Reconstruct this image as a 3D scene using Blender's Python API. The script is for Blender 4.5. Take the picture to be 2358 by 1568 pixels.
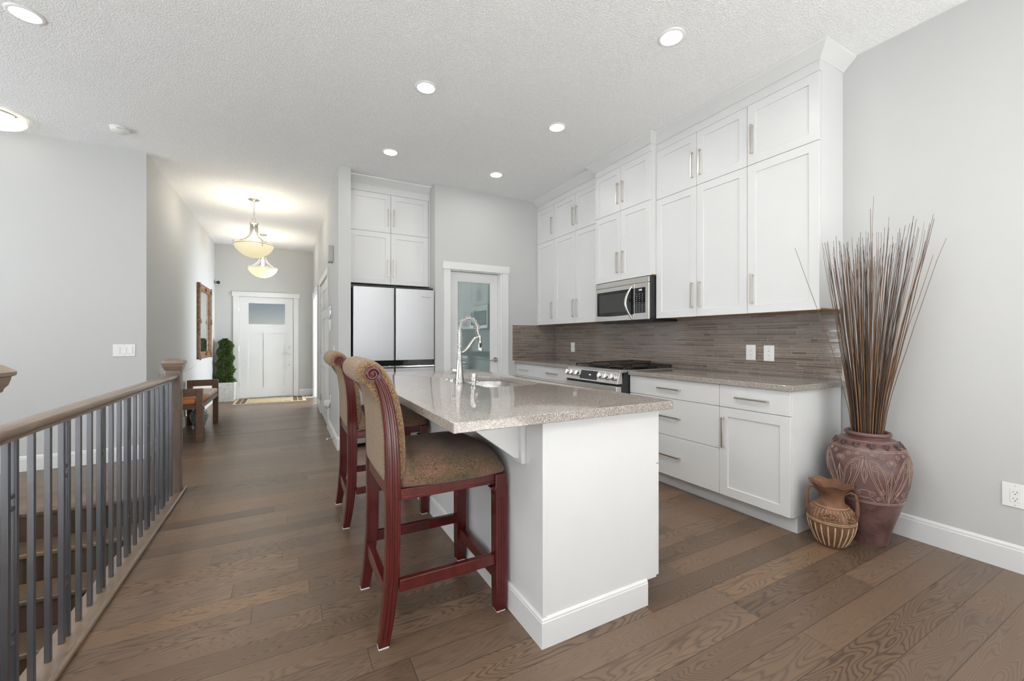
import bpy, bmesh, math, random
from math import sin, cos, pi, radians, sqrt, atan2
from mathutils import Vector, Matrix, noise as mnoise

for o in list(bpy.data.objects):
    bpy.data.objects.remove(o, do_unlink=True)
SC = bpy.context.scene
COL = SC.collection
R = random.Random(11)

# ------------------------------------------------------------------ camera
cam = bpy.data.cameras.new('camera'); cam_o = bpy.data.objects.new('camera', cam)
COL.objects.link(cam_o)
cam.sensor_fit = 'HORIZONTAL'; cam.sensor_width = 36.0
cam.lens = 954.0 / 2358.0 * 36.0
cam.shift_y = -3.2 / 2358.0
cam.clip_start = 0.05; cam.clip_end = 200
cam_o.location = (0, 0, 1.19)
cam_o.rotation_euler = (pi / 2, 0, -radians(28.457))
SC.camera = cam_o

# ------------------------------------------------------------------ view, world
SC.view_settings.view_transform = 'Standard'
SC.view_settings.look = 'None'
SC.view_settings.gamma = 1.0
SC.view_settings.use_curve_mapping = False
SC.view_settings.exposure = 0.17
W = bpy.data.worlds.new('world'); SC.world = W; W.use_nodes = True
_nt = W.node_tree; _nt.nodes.clear()
_sky = _nt.nodes.new('ShaderNodeTexSky')
_sky.sky_type = 'PREETHAM' if False else 'HOSEK_WILKIE'
_sky.sun_direction = (0.35, -0.6, 0.72); _sky.turbidity = 3.0
_bg = _nt.nodes.new('ShaderNodeBackground'); _bg.inputs['Strength'].default_value = 0.9
_out = _nt.nodes.new('ShaderNodeOutputWorld')
_nt.links.new(_sky.outputs['Color'], _bg.inputs['Color'])
_nt.links.new(_bg.outputs['Background'], _out.inputs['Surface'])

# ------------------------------------------------------------------ daylight through the windows behind and left of the camera
def area(name, loc, target, sx, sy, power, col=(1, 1, 1)):
    l = bpy.data.lights.new(name, 'AREA'); l.shape = 'RECTANGLE'; l.size = sx; l.size_y = sy
    l.energy = power; l.color = col
    o = bpy.data.objects.new(name, l); COL.objects.link(o); o.location = loc
    d = Vector(target) - Vector(loc)
    o.rotation_euler = d.to_track_quat('-Z', 'Y').to_euler()
    return o
DAY = (0.885, 0.95, 1.0)
# (tilted upwards to throw more light onto the ceiling)
area('window_daylight', (1.6, -3.28, 1.35), (1.6, 0.0, 5.6), 2.6, 2.3, 48, DAY)
area('window_daylight', (-2.0, -3.28, 1.35), (-2.0, 0.0, 5.6), 2.6, 2.3, 48, DAY)
area('window_daylight', (-4.68, 0.6, 1.5), (-1.4, 0.6, 5.2), 2.6, 1.8, 84, DAY)
area('window_daylight', (-4.68, 4.0, 1.5), (-1.4, 4.0, 5.2), 1.6, 1.6, 54, DAY)
# daylight from the side room that opens off the hallway
area('window_daylight', (2.05, 8.8, 1.4), (0.5, 8.6, 1.9), 1.2, 1.6, 135, DAY)
# added sun through the back windows; an added pale floor bounces it upward
_s = bpy.data.lights.new('sun', 'SUN'); _s.energy = 33; _s.angle = radians(.6); _s.color = (1, .99, .97)
_o = bpy.data.objects.new('sun', _s); COL.objects.link(_o); _o.location = (0, -8, 9)
_o.rotation_euler = Vector((.05, .62, -.78)).to_track_quat('-Z', 'Y').to_euler()
# assumed pot lights out of view, added to brighten floor and ceiling
for _x, _y in ((.9, 1.78), (-1.32, 1.75), (.9, .45), (-1.32, .3), (.9, -1.1), (-1.32, -1.3), (2.08, -1.1), (-3.0, 1.75), (-3.0, 3.4)):
    _l = bpy.data.lights.new('added_pot_light', 'AREA'); _l.shape = 'DISK'; _l.size = .13; _l.energy = 9.5; _l.color = (1, .98, .95)
    _o = bpy.data.objects.new('added_pot_light', _l); COL.objects.link(_o); _o.location = (_x, _y, 3.042)

# ================================================================== node helpers
def new_mat(name):
    m = bpy.data.materials.new(name); m.use_nodes = True
    nt = m.node_tree; nt.nodes.clear()
    out = nt.nodes.new('ShaderNodeOutputMaterial')
    b = nt.nodes.new('ShaderNodeBsdfPrincipled')
    nt.links.new(b.outputs['BSDF'], out.inputs['Surface'])
    return m, nt, b
class G:
    """small node-graph writer"""
    def __init__(s, nt): s.nt = nt
    def n(s, typ, **kw):
        nd = s.nt.nodes.new(typ)
        for k, v in kw.items(): setattr(nd, k, v)
        return nd
    def put(s, inp, v):
        if isinstance(v, bpy.types.NodeSocket): s.nt.links.new(v, inp)
        elif v is not None: inp.default_value = v
    def m(s, op, a, b=None, c=None):
        nd = s.n('ShaderNodeMath', operation=op)
        s.put(nd.inputs[0], a); s.put(nd.inputs[1], b); s.put(nd.inputs[2], c)
        return nd.outputs[0]
    def coord(s, which='Object'):
        return s.n('ShaderNodeTexCoord').outputs[which]
    def sep(s, v):
        nd = s.n('ShaderNodeSeparateXYZ'); s.put(nd.inputs[0], v); return nd.outputs
    def comb(s, x, y, z):
        nd = s.n('ShaderNodeCombineXYZ')
        for i, v in enumerate((x, y, z)): s.put(nd.inputs[i], v)
        return nd.outputs[0]
    def scale(s, v, sc):
        nd = s.n('ShaderNodeVectorMath', operation='MULTIPLY'); s.put(nd.inputs[0], v); s.put(nd.inputs[1], sc)
        return nd.outputs[0]
    def noise(s, v, scale=5, detail=2, rough=0.5, dist=0.0, col=False):
        nd = s.n('ShaderNodeTexNoise'); s.put(nd.inputs['Vector'], v)
        s.put(nd.inputs['Scale'], scale); s.put(nd.inputs['Detail'], detail)
        s.put(nd.inputs['Roughness'], rough); s.put(nd.inputs['Distortion'], dist)
        return nd.outputs['Color' if col else 'Fac']
    def vor(s, v, scale=5, feature='F1', out='Distance'):
        nd = s.n('ShaderNodeTexVoronoi', feature=feature); s.put(nd.inputs['Vector'], v); s.put(nd.inputs['Scale'], scale)
        return nd.outputs[out]
    def white(s, v, dim='2D', out='Value'):
        nd = s.n('ShaderNodeTexWhiteNoise', noise_dimensions=dim)
        s.put(nd.inputs['W' if dim == '1D' else 'Vector'], v); return nd.outputs[out]
    def ramp(s, f, stops, interp='LINEAR'):
        nd = s.n('ShaderNodeValToRGB'); s.put(nd.inputs[0], f); cr = nd.color_ramp; cr.interpolation = interp
        while len(cr.elements) < len(stops): cr.elements.new(0.5)
        for e, (p, c) in zip(cr.elements, stops):
            e.position = p; e.color = (c[0], c[1], c[2], 1) if hasattr(c, '__len__') else (c, c, c, 1)
        return nd.outputs['Color']
    def mix(s, f, a, b, blend='MIX'):
        nd = s.n('ShaderNodeMix', data_type='RGBA', blend_type=blend)
        s.put(nd.inputs[0], f)
        for i, v in ((6, a), (7, b)):
            if isinstance(v, (tuple, list)): v = (v[0], v[1], v[2], 1)
            s.put(nd.inputs[i], v)
        return nd.outputs[2]
    def bump(s, h, strength=0.3, dist=0.002, normal=None):
        nd = s.n('ShaderNodeBump'); s.put(nd.inputs['Height'], h)
        nd.inputs['Strength'].default_value = strength; nd.inputs['Distance'].default_value = dist
        if normal is not None: s.put(nd.inputs['Normal'], normal)
        return nd.outputs[0]

def simple(name, col, rough=0.5, metal=0.0, var=0.06, vscale=8.0, bump=0.0, bscale=60.0, spec=0.5, emit=None, estr=0.0, coat=0.0):
    """plain finish with a little procedural colour variation and optional micro relief"""
    m, nt, b = new_mat(name); g = G(nt); v = g.coord()
    f = g.noise(v, vscale, 3)
    lo = tuple(c * (1 - var) for c in col); hi = tuple(min(1, c * (1 + var)) for c in col)
    g.put(b.inputs['Base Color'], g.ramp(f, [(0.3, lo), (0.7, hi)]))
    b.inputs['Roughness'].default_value = rough; b.inputs['Metallic'].default_value = metal
    b.inputs['Specular IOR Level'].default_value = spec; b.inputs['Coat Weight'].default_value = coat
    if bump: g.put(b.inputs['Normal'], g.bump(g.noise(v, bscale, 2), bump, 0.002))
    if emit:
        b.inputs['Emission Color'].default_value = (*emit, 1); b.inputs['Emission Strength'].default_value = estr
    return m

def brushed(name, col, rough, stretch, metal=1.0, aniso=0.0):
    m, nt, b = new_mat(name); g = G(nt); v = g.scale(g.coord(), stretch)
    f = g.noise(v, 1.0, 3, 0.6)
    g.put(b.inputs['Base Color'], g.ramp(f, [(0.25, tuple(c * .93 for c in col)), (0.75, col)]))
    g.put(b.inputs['Roughness'], g.m('ADD', rough - 0.04, g.m('MULTIPLY', f, 0.08)))
    b.inputs['Metallic'].default_value = metal
    return m

# ---- big surfaces
def m_floor(name, along='X', y0=0.048, w=0.1245, L=1.35, darken=1.0):
    m, nt, b = new_mat(name); g = G(nt)
    px, py, pz = g.sep(g.coord())
    if along == 'Y': px, py = py, px
    v = g.m('DIVIDE', g.m('SUBTRACT', py, y0), w)
    row = g.m('FLOOR', v); fv = g.m('SUBTRACT', v, row)
    off = g.m('MULTIPLY', g.white(row, '1D'), 9.7)
    u = g.m('DIVIDE', g.m('ADD', px, off), L)
    col = g.m('FLOOR', u); fu = g.m('SUBTRACT', u, col)
    # every second joint slides so lengths vary
    rnd = g.white(g.comb(row, col, 0), '2D'); rcol = g.white(g.comb(row, col, 3.3), '3D', 'Color')
    r2 = g.sep(rcol)
    gx = g.m('ADD', px, g.m('MULTIPLY', rnd, 37.0)); 
    # cathedral grain = contour lines of a stretched noise
    lv = g.comb(g.m('MULTIPLY', gx, 1.5), g.m('MULTIPLY', py, 9.5), g.m('MULTIPLY', rnd, 21.0))
    n1 = g.noise(lv, 1.0, 1.8, 0.40, 0.25)
    ct = g.m('SINE', g.m('MULTIPLY', n1, g.m('ADD', 140.0, g.m('MULTIPLY', r2[0], 130.0))))
    ct = g.m('POWER', g.m('ADD', g.m('MULTIPLY', ct, 0.5), 0.5), 3.2)
    fine = g.noise(g.comb(g.m('MULTIPLY', gx, 9.0), g.m('MULTIPLY', py, 210.0), rnd), 1.0, 3, 0.6)
    patch = g.noise(g.comb(g.m('MULTIPLY', gx, 1.1), g.m('MULTIPLY', py, 3.0), g.m('MULTIPLY', rnd, 9.0)), 1.6, 2)
    d = darken
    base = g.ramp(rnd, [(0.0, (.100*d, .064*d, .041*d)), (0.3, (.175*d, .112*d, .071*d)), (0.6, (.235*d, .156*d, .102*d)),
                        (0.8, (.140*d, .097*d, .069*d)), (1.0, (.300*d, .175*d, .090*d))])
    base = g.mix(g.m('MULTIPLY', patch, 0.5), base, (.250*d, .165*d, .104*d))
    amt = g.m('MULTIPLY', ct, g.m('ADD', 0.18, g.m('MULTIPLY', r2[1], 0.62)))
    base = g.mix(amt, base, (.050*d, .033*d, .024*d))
    base = g.mix(g.m('MULTIPLY', g.m('SUBTRACT', 1.0, fine), 0.45), base, (.075*d, .050*d, .036*d))
    e1 = g.m('MULTIPLY', g.m('MINIMUM', fv, g.m('SUBTRACT', 1.0, fv)), w)
    e2 = g.m('MULTIPLY', g.m('MINIMUM', fu, g.m('SUBTRACT', 1.0, fu)), L)
    gap = g.m('MINIMUM', e1, e2)
    line = g.m('LESS_THAN', gap, 0.0011)
    base = g.mix(g.m('MULTIPLY', line, 0.8), base, (.02, .014, .01))
    g.put(b.inputs['Base Color'], base)
    g.put(b.inputs['Roughness'], g.m('ADD', 0.25, g.m('MULTIPLY', fine, 0.15)))
    b.inputs['Specular IOR Level'].default_value = 0.45
    h = g.m('SUBTRACT', g.m('MINIMUM', g.m('MULTIPLY', gap, 260.0), 1.0), g.m('MULTIPLY', g.m('ADD', ct, fine), 0.16))
    g.put(b.inputs['Normal'], g.bump(h, 0.35, 0.0012))
    return m
def m_wall(name, col):
    m, nt, b = new_mat(name); g = G(nt); v = g.coord()
    g.put(b.inputs['Base Color'], g.ramp(g.noise(v, 1.3, 2), [(0.3, tuple(c*.985 for c in col)), (0.7, col)]))
    b.inputs['Roughness'].default_value = 0.62; b.inputs['Specular IOR Level'].default_value = 0.3
    g.put(b.inputs['Normal'], g.bump(g.noise(v, 170, 2), 0.10, 0.0008))
    return m
def m_ceiling(name):
    m, nt, b = new_mat(name); g = G(nt); v = g.coord()
    b.inputs['Base Color'].default_value = (.83, .83, .825, 1)
    b.inputs['Roughness'].default_value = 0.85; b.inputs['Specular IOR Level'].default_value = 0.2
    n1 = g.noise(v, 105, 3, 0.55, 0.15); n2 = g.noise(v, 30, 2)
    f = g.ramp(n1, [(0.40, 0.0), (0.62, 1.0)])
    h = g.m('MULTIPLY', f, g.m('ADD', 0.45, n2))
    g.put(b.inputs['Base Color'], g.ramp(h, [(0.0, (.87, .87, .87)), (0.8, (.95, .95, .95))]))  # relief peaks coloured lighter than the pits, highlights put into the colour
    g.put(b.inputs['Normal'], g.bump(h, 0.7, 0.0035))
    return m
def m_quartz(name):
    m, nt, b = new_mat(name); g = G(nt); v = g.coord()
    c1 = g.vor(v, 420, 'F1', 'Color'); r = g.sep(c1)
    base = g.ramp(r[0], [(0.0, (.11, .093, .082)), (0.3, (.26, .226, .198)), (0.65, (.36, .318, .282)), (0.88, (.50, .465, .432)), (1.0, (.70, .67, .64))])
    big = g.noise(v, 60, 3)
    base = g.mix(g.m('MULTIPLY', big, 0.45), base, (.32, .281, .248))
    sp = g.m('GREATER_THAN', g.noise(v, 240, 2), 0.66)
    base = g.mix(g.m('MULTIPLY', sp, 0.7), base, (.16, .135, .115))
    g.put(b.inputs['Base Color'], base)
    b.inputs['Roughness'].default_value = 0.07; b.inputs['Specular IOR Level'].default_value = 0.55
    return m
def m_tile(name):
    m, nt, b = new_mat(name); g = G(nt)
    rnd = g.n('ShaderNodeNewGeometry').outputs['Random Per Island']
    base = g.ramp(rnd, [(0.0, (.095, .072, .058)), (0.25, (.195, .150, .122)), (0.5, (.130, .105, .088)), (0.75, (.245, .20, .168)), (1.0, (.165, .128, .104))])
    v = g.coord(); st = g.noise(g.scale(v, (3, 3, 220)), 1, 2)
    base = g.mix(g.m('MULTIPLY', st, 0.25), base, (.33, .275, .235))
    g.put(b.inputs['Base Color'], base)
    g.put(b.inputs['Roughness'], g.m('ADD', 0.05, g.m('MULTIPLY', rnd, 0.08)))
    b.inputs['Specular IOR Level'].default_value = 0.6
    return m
def m_wood(name, c1, c2, stretch, rough=0.35, coat=0.0, freq=30.0):
    m, nt, b = new_mat(name); g = G(nt); v = g.scale(g.coord(), stretch)
    n = g.noise(v, 1.0, 3, 0.55, 0.5)
    s_ = g.m('ADD', g.m('MULTIPLY', g.m('SINE', g.m('MULTIPLY', n, freq)), 0.5), 0.5)
    f2 = g.noise(g.scale(v, (4, 4, 4)), 1.0, 3)
    c = g.mix(g.m('MULTIPLY', s_, 0.55), c1, c2)
    c = g.mix(g.m('MULTIPLY', f2, 0.4), c, tuple(x*.6 for x in c1))
    g.put(b.inputs['Base Color'], c)
    b.inputs['Roughness'].default_value = rough; b.inputs['Coat Weight'].default_value = coat; b.inputs['Coat Roughness'].default_value = .12
    g.put(b.inputs['Normal'], g.bump(f2, 0.08, 0.001))
    return m
def m_chenille(name, floral):
    m, nt, b = new_mat(name); g = G(nt); v = g.coord()
    fl = g.noise(g.scale(v, (300, 300, 190)), 1.0, 3, 0.6, 0.6)
    c = g.ramp(fl, [(0.34, (.030, .017, .010)), (0.43, (.12, .070, .034)), (0.52, (.25, .162, .080)), (0.66, (.38, .265, .145))])
    if floral:
        big = g.noise(v, 13, 2, 0.5, 1.2); hue = g.noise(v, 8.5, 2, 0.5, 0.8)
        tint = g.ramp(hue, [(0.30, (.070, .070, .040)), (0.42, (.145, .105, .058)), (0.52, (.22, .115, .080)), (0.60, (.30, .145, .118)), (0.70, (.12, .105, .060))])
        ln = g.m('ABSOLUTE', g.m('SINE', g.m('MULTIPLY', big, 60.0)))
        ln = g.m('LESS_THAN', ln, 0.42)
        c = g.mix(0.60, c, tint)
        c = g.mix(g.m('MULTIPLY', ln, 0.6), c, (.045, .034, .020))
    else:
        hue = g.noise(v, 7, 2)
        c = g.mix(g.m('MULTIPLY', hue, 0.35), c, (.30, .17, .085))
    g.put(b.inputs['Base Color'], c)
    b.inputs['Roughness'].default_value = 0.9; b.inputs['Specular IOR Level'].default_value = 0.15
    b.inputs['Sheen Weight'].default_value = 0.25; b.inputs['Sheen Roughness'].default_value = 0.5
    g.put(b.inputs['Normal'], g.bump(fl, 0.8, 0.004))
    return m
def m_clay(name, stops, rough=0.6, sc=9.0, bumpd=0.003):
    m, nt, b = new_mat(name); g = G(nt); v = g.coord()
    n1 = g.noise(v, sc, 5, 0.65, 0.6); n2 = g.noise(g.scale(v, (10, 10, 90)), 1.0, 3)
    c = g.ramp(n1, stops); c = g.mix(g.m('MULTIPLY', n2, 0.35), c, stops[0][1])
    g.put(b.inputs['Base Color'], c)
    g.put(b.inputs['Roughness'], g.m('ADD', rough - .12, g.m('MULTIPLY', n1, 0.25)))
    g.put(b.inputs['Normal'], g.bump(g.m('ADD', n1, g.m('MULTIPLY', n2, 0.5)), 0.35, bumpd))
    return m
def m_emit(name, col, strength):
    m, nt, b = new_mat(name); g = G(nt)
    b.inputs['Base Color'].default_value = (.9, .9, .9, 1)
    g.put(b.inputs['Emission Color'], g.ramp(g.noise(g.coord(), 4, 2), [(0, tuple(c*.97 for c in col)), (1, col)]))
    b.inputs['Emission Strength'].default_value = strength
    return m
def m_mirrorglass(name, tint, mixf, rough=0.02, base=(.08, .1, .1)):
    m, nt, b = new_mat(name); g = G(nt)
    out = [n for n in nt.nodes if n.type == 'OUTPUT_MATERIAL'][0]
    v = g.coord()
    g.put(b.inputs['Base Color'], g.ramp(g.noise(v, 1.2, 2), [(0.3, tuple(c*.9 for c in base)), (0.7, base)]))
    b.inputs['Roughness'].default_value = 0.25
    gl = g.n('ShaderNodeBsdfGlossy'); gl.inputs['Color'].default_value = (*tint, 1); gl.inputs['Roughness'].default_value = rough
    mx = g.n('ShaderNodeMixShader'); g.put(mx.inputs[0], mixf)
    nt.links.new(b.outputs[0], mx.inputs[1]); nt.links.new(gl.outputs[0], mx.inputs[2]); nt.links.new(mx.outputs[0], out.inputs['Surface'])
    return m

M = {}
M['floor'] = m_floor('oak_floor')
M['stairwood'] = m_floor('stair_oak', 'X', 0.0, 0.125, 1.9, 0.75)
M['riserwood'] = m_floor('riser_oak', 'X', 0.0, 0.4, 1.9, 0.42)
M['wall'] = m_wall('wall_paint', (.565, .565, .556))
M['bounce_floor'] = simple('pale_bounce_floor', (.76, .755, .74), .95, var=.04, vscale=40, bump=.4, bscale=400)  # pale finish of the added floor that reflects light upward
M['ceiling'] = m_ceiling('ceiling_texture')
M['white'] = simple('white_cabinet_paint', (.70, .70, .695), 0.33, var=.012, vscale=3)
M['trim'] = simple('white_trim_paint', (.745, .745, .74), 0.35, var=.012, vscale=3)
M['whiteplastic'] = simple('white_plastic', (.82, .82, .80), 0.3, var=.01)
M['greyplastic'] = simple('grey_plastic', (.50, .50, .47), 0.4, var=.02)
M['quartz'] = m_quartz('speckled_quartz')
M['tile'] = m_tile('glass_strip_tile')
M['grout'] = simple('grout', (.50, .43, .375), 0.85, var=.05)
M['nickel'] = brushed('brushed_nickel', (.66, .61, .54), 0.30, (20, 20, 400))
M['steel'] = brushed('stainless_steel', (.72, .70, .67), 0.30, (3, 3, 300))
M['fridgesteel'] = brushed('fridge_steel', (.58, .58, .59), 0.44, (300, 300, 2))
M['chrome'] = simple('chrome', (.85, .85, .85), 0.07, 1.0, var=.02)
M['satin'] = brushed('satin_nickel', (.60, .585, .56), 0.24, (40, 40, 300))
M['black'] = simple('black_plastic', (.012, .012, .013), 0.35, var=.1)
M['blackgloss'] = simple('black_glass', (.008, .008, .009), 0.06, var=.1)
M['castiron'] = simple('cast_iron', (.022, .020, .019), 0.5, var=.2, bump=.3, bscale=300)
M['rangeside'] = simple('black_enamel', (.020, .021, .024), 0.3, var=.05)
M['griddle'] = simple('griddle_plate', (.06, .042, .035), 0.42, var=.2)
M['cabwood'] = simple('cabinet_underside', (.42, .24, .11), 0.5, var=.15, vscale=20)
M['cherry'] = m_wood('cherry_wood', (.105, .0095, .008), (.050, .006, .006), (14, 14, 2.0), 0.25, .25)
M['chenille'] = m_chenille('chenille_back', False)
M['chenilleseat'] = m_chenille('chenille_seat', True)
M['railwood'] = m_wood('grey_brown_wood', (.235, .165, .115), (.165, .115, .082), (14, 2.0, 14), 0.3, .2)
M['newelwood'] = m_wood('newel_wood', (.185, .135, .108), (.125, .092, .075), (16, 16, 2.0), 0.38, .1)
M['baluster'] = simple('pewter_metal', (.165, .17, .185), 0.36, .85, var=.05)
M['benchwood'] = m_wood('walnut_bench_wood', (.16, .078, .038), (.085, .040, .020), (3, 8, 12), 0.45, .05)
M['vase'] = m_clay('mauve_clay', [(0.28, (.062, .028, .026)), (0.42, (.125, .062, .056)), (0.55, (.185, .098, .088)), (0.68, (.16, .098, .098)), (0.80, (.27, .19, .175))], .34, 9)
M['vasedark'] = m_clay('dark_relief_clay', [(0.3, (.03, .016, .015)), (0.7, (.11, .06, .055))], .4, 30)
M['vaseline'] = simple('pale_incision', (.40, .29, .235), 0.8, var=.15, vscale=40)
M['jug'] = m_clay('terracotta', [(0.28, (.075, .034, .020)), (0.45, (.165, .075, .038)), (0.60, (.245, .118, .063)), (0.78, (.28, .185, .125))], .72, 13)
M['cream'] = simple('cream_slip', (.56, .42, .24), 0.75, var=.2, vscale=40)
def _twig():
    m, nt, b = new_mat('twig_bark'); g = G(nt)
    r_ = g.n('ShaderNodeObjectInfo').outputs['Random']
    c = g.ramp(r_, [(0.0, (.022, .014, .010)), (0.35, (.065, .032, .016)), (0.65, (.16, .072, .028)), (1.0, (.33, .165, .066))])
    n = g.noise(g.scale(g.coord(), (90, 90, 22)), 1.0, 3)
    g.put(b.inputs['Base Color'], g.mix(g.m('MULTIPLY', n, .6), c, (.035, .022, .016)))
    b.inputs['Roughness'].default_value = .6
    return m
M['twig'] = _twig()
M['leaf'] = simple('boxwood_leaf', (.105, .165, .045), 0.38, var=.75, vscale=38)
M['stem'] = simple('stem', (.10, .07, .04), .8, var=.2)
M['soil'] = simple('soil', (.02, .016, .012), .95, var=.4, vscale=50)
M['frame'] = m_clay('gilt_frame', [(0.28, (.045, .020, .010)), (0.45, (.17, .080, .032)), (0.60, (.27, .145, .065)), (0.78, (.22, .175, .13))], .42, 26, .004)
M['mirror'] = m_mirrorglass('mirror_silver', (.93, .94, .93), .97, 0.004, (.5, .5, .5))
M['pantryglass'] = m_mirrorglass('frosted_pantry_glass', (.80, .86, .84), .30, 0.015, (.21, .28, .28))
M['cushion'] = None
M['lens'] = m_emit('led_lens', (1, .985, .96), 70)
M['bowl'] = m_emit('cream_glass_glow', (1, .87, .56), .52)
[n for n in M['bowl'].node_tree.nodes if n.type == 'BSDF_PRINCIPLED'][0].inputs['Base Color'].default_value = (.82, .74, .52, 1)
M['flush'] = m_emit('flush_glass_glow', (1, .95, .80), 1.15)
M['rug'] = simple('jute_rug', (.50, .40, .25), .95, var=.1, vscale=60, bump=.4, bscale=400)
M['rugdark'] = simple('dark_rug_band', (.075, .042, .025), .95, var=.2, vscale=60)
M['sinksteel'] = brushed('sink_steel', (.62, .60, .58), 0.28, (60, 60, 60))
M['display'] = m_emit('display_digits', (.75, .88, 1.0), 1.6)
M['label'] = simple('key_print', (.55, .55, .53), .5, var=.05)
M['logo'] = simple('logo_grey', (.18, .18, .18), .4, .6, var=.05)
M['whitetwig'] = simple('white_branch', (.62, .60, .58), .7, var=.1)
M['brownvase'] = m_wood('brown_twist_vase', (.20, .12, .075), (.08, .045, .03), (30, 30, 12), .5)
M['straw'] = simple('straw', (.52, .42, .28), .8, var=.15)
M['grass'] = simple('lawn', (.10, .15, .06), .95, var=.3, vscale=3)
M['pave'] = simple('paving', (.20, .18, .16), .9, var=.12, vscale=2)
M['hedge'] = simple('hedge_leaves', (.10, .098, .075), .9, var=.6, vscale=9)
def _cush():
    m, nt, b = new_mat('patchwork_cushion'); g = G(nt); v = g.coord()
    x, y, z = g.sep(v)
    cell = g.white(g.comb(g.m('FLOOR', g.m('MULTIPLY', x, 7.0)), g.m('FLOOR', g.m('MULTIPLY', y, 4.2)), 0), '2D')
    c = g.ramp(cell, [(0.0, (.60, .40, .33)), (0.3, (.70, .62, .58)), (0.55, (.55, .33, .26)), (0.75, (.74, .68, .64)), (1, (.60, .22, .08))], 'CONSTANT')
    near = g.m('LESS_THAN', y, 0.28)
    c = g.mix(near, c, (.60, .19, .055))
    c = g.mix(g.m('MULTIPLY', g.noise(v, 60, 3), .35), c, (.40, .25, .18))
    g.put(b.inputs['Base Color'], c); b.inputs['Roughness'].default_value = .9
    g.put(b.inputs['Normal'], g.bump(g.noise(v, 300, 2), .3, .002))
    return m
M['cushion'] = _cush()
def _planter():
    m, nt, b = new_mat('embossed_planter'); g = G(nt); v = g.coord()
    n = g.noise(v, 13, 1.0, .4, 1.6)
    s_ = g.m('ABSOLUTE', g.m('SINE', g.m('MULTIPLY', n, 34.0)))
    f = g.ramp(s_, [(0.18, 0.0), (0.42, 1.0)])
    g.put(b.inputs['Base Color'], g.mix(f, (.20, .20, .19), (.72, .71, .69)))
    b.inputs['Roughness'].default_value = .6
    g.put(b.inputs['Normal'], g.bump(f, .5, .004))
    return m
M['planter'] = _planter()
def _jar():
    m, nt, b = new_mat('celadon_jar'); g = G(nt); v = g.coord()
    n = g.noise(v, 22, 1, .4, 1.4)
    s_ = g.m('GREATER_THAN', g.m('SINE', g.m('MULTIPLY', n, 30.0)), .35)
    g.put(b.inputs['Base Color'], g.mix(g.m('MULTIPLY', s_, .7), (.40, .44, .40), (.12, .16, .17)))
    b.inputs['Roughness'].default_value = .25
    return m
M['jar'] = _jar()
def _obscure():
    m, nt, b = new_mat('obscure_glass'); g = G(nt); v = g.coord()
    b.inputs['Base Color'].default_value = (.93, .96, 1, 1); b.inputs['Transmission Weight'].default_value = 1.0
    b.inputs['Roughness'].default_value = .28; b.inputs['IOR'].default_value = 1.45
    h = g.vor(v, 130, 'SMOOTH_F1')
    g.put(b.inputs['Normal'], g.bump(h, .28, .005))
    return m
M['obscure'] = _obscure()

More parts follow.
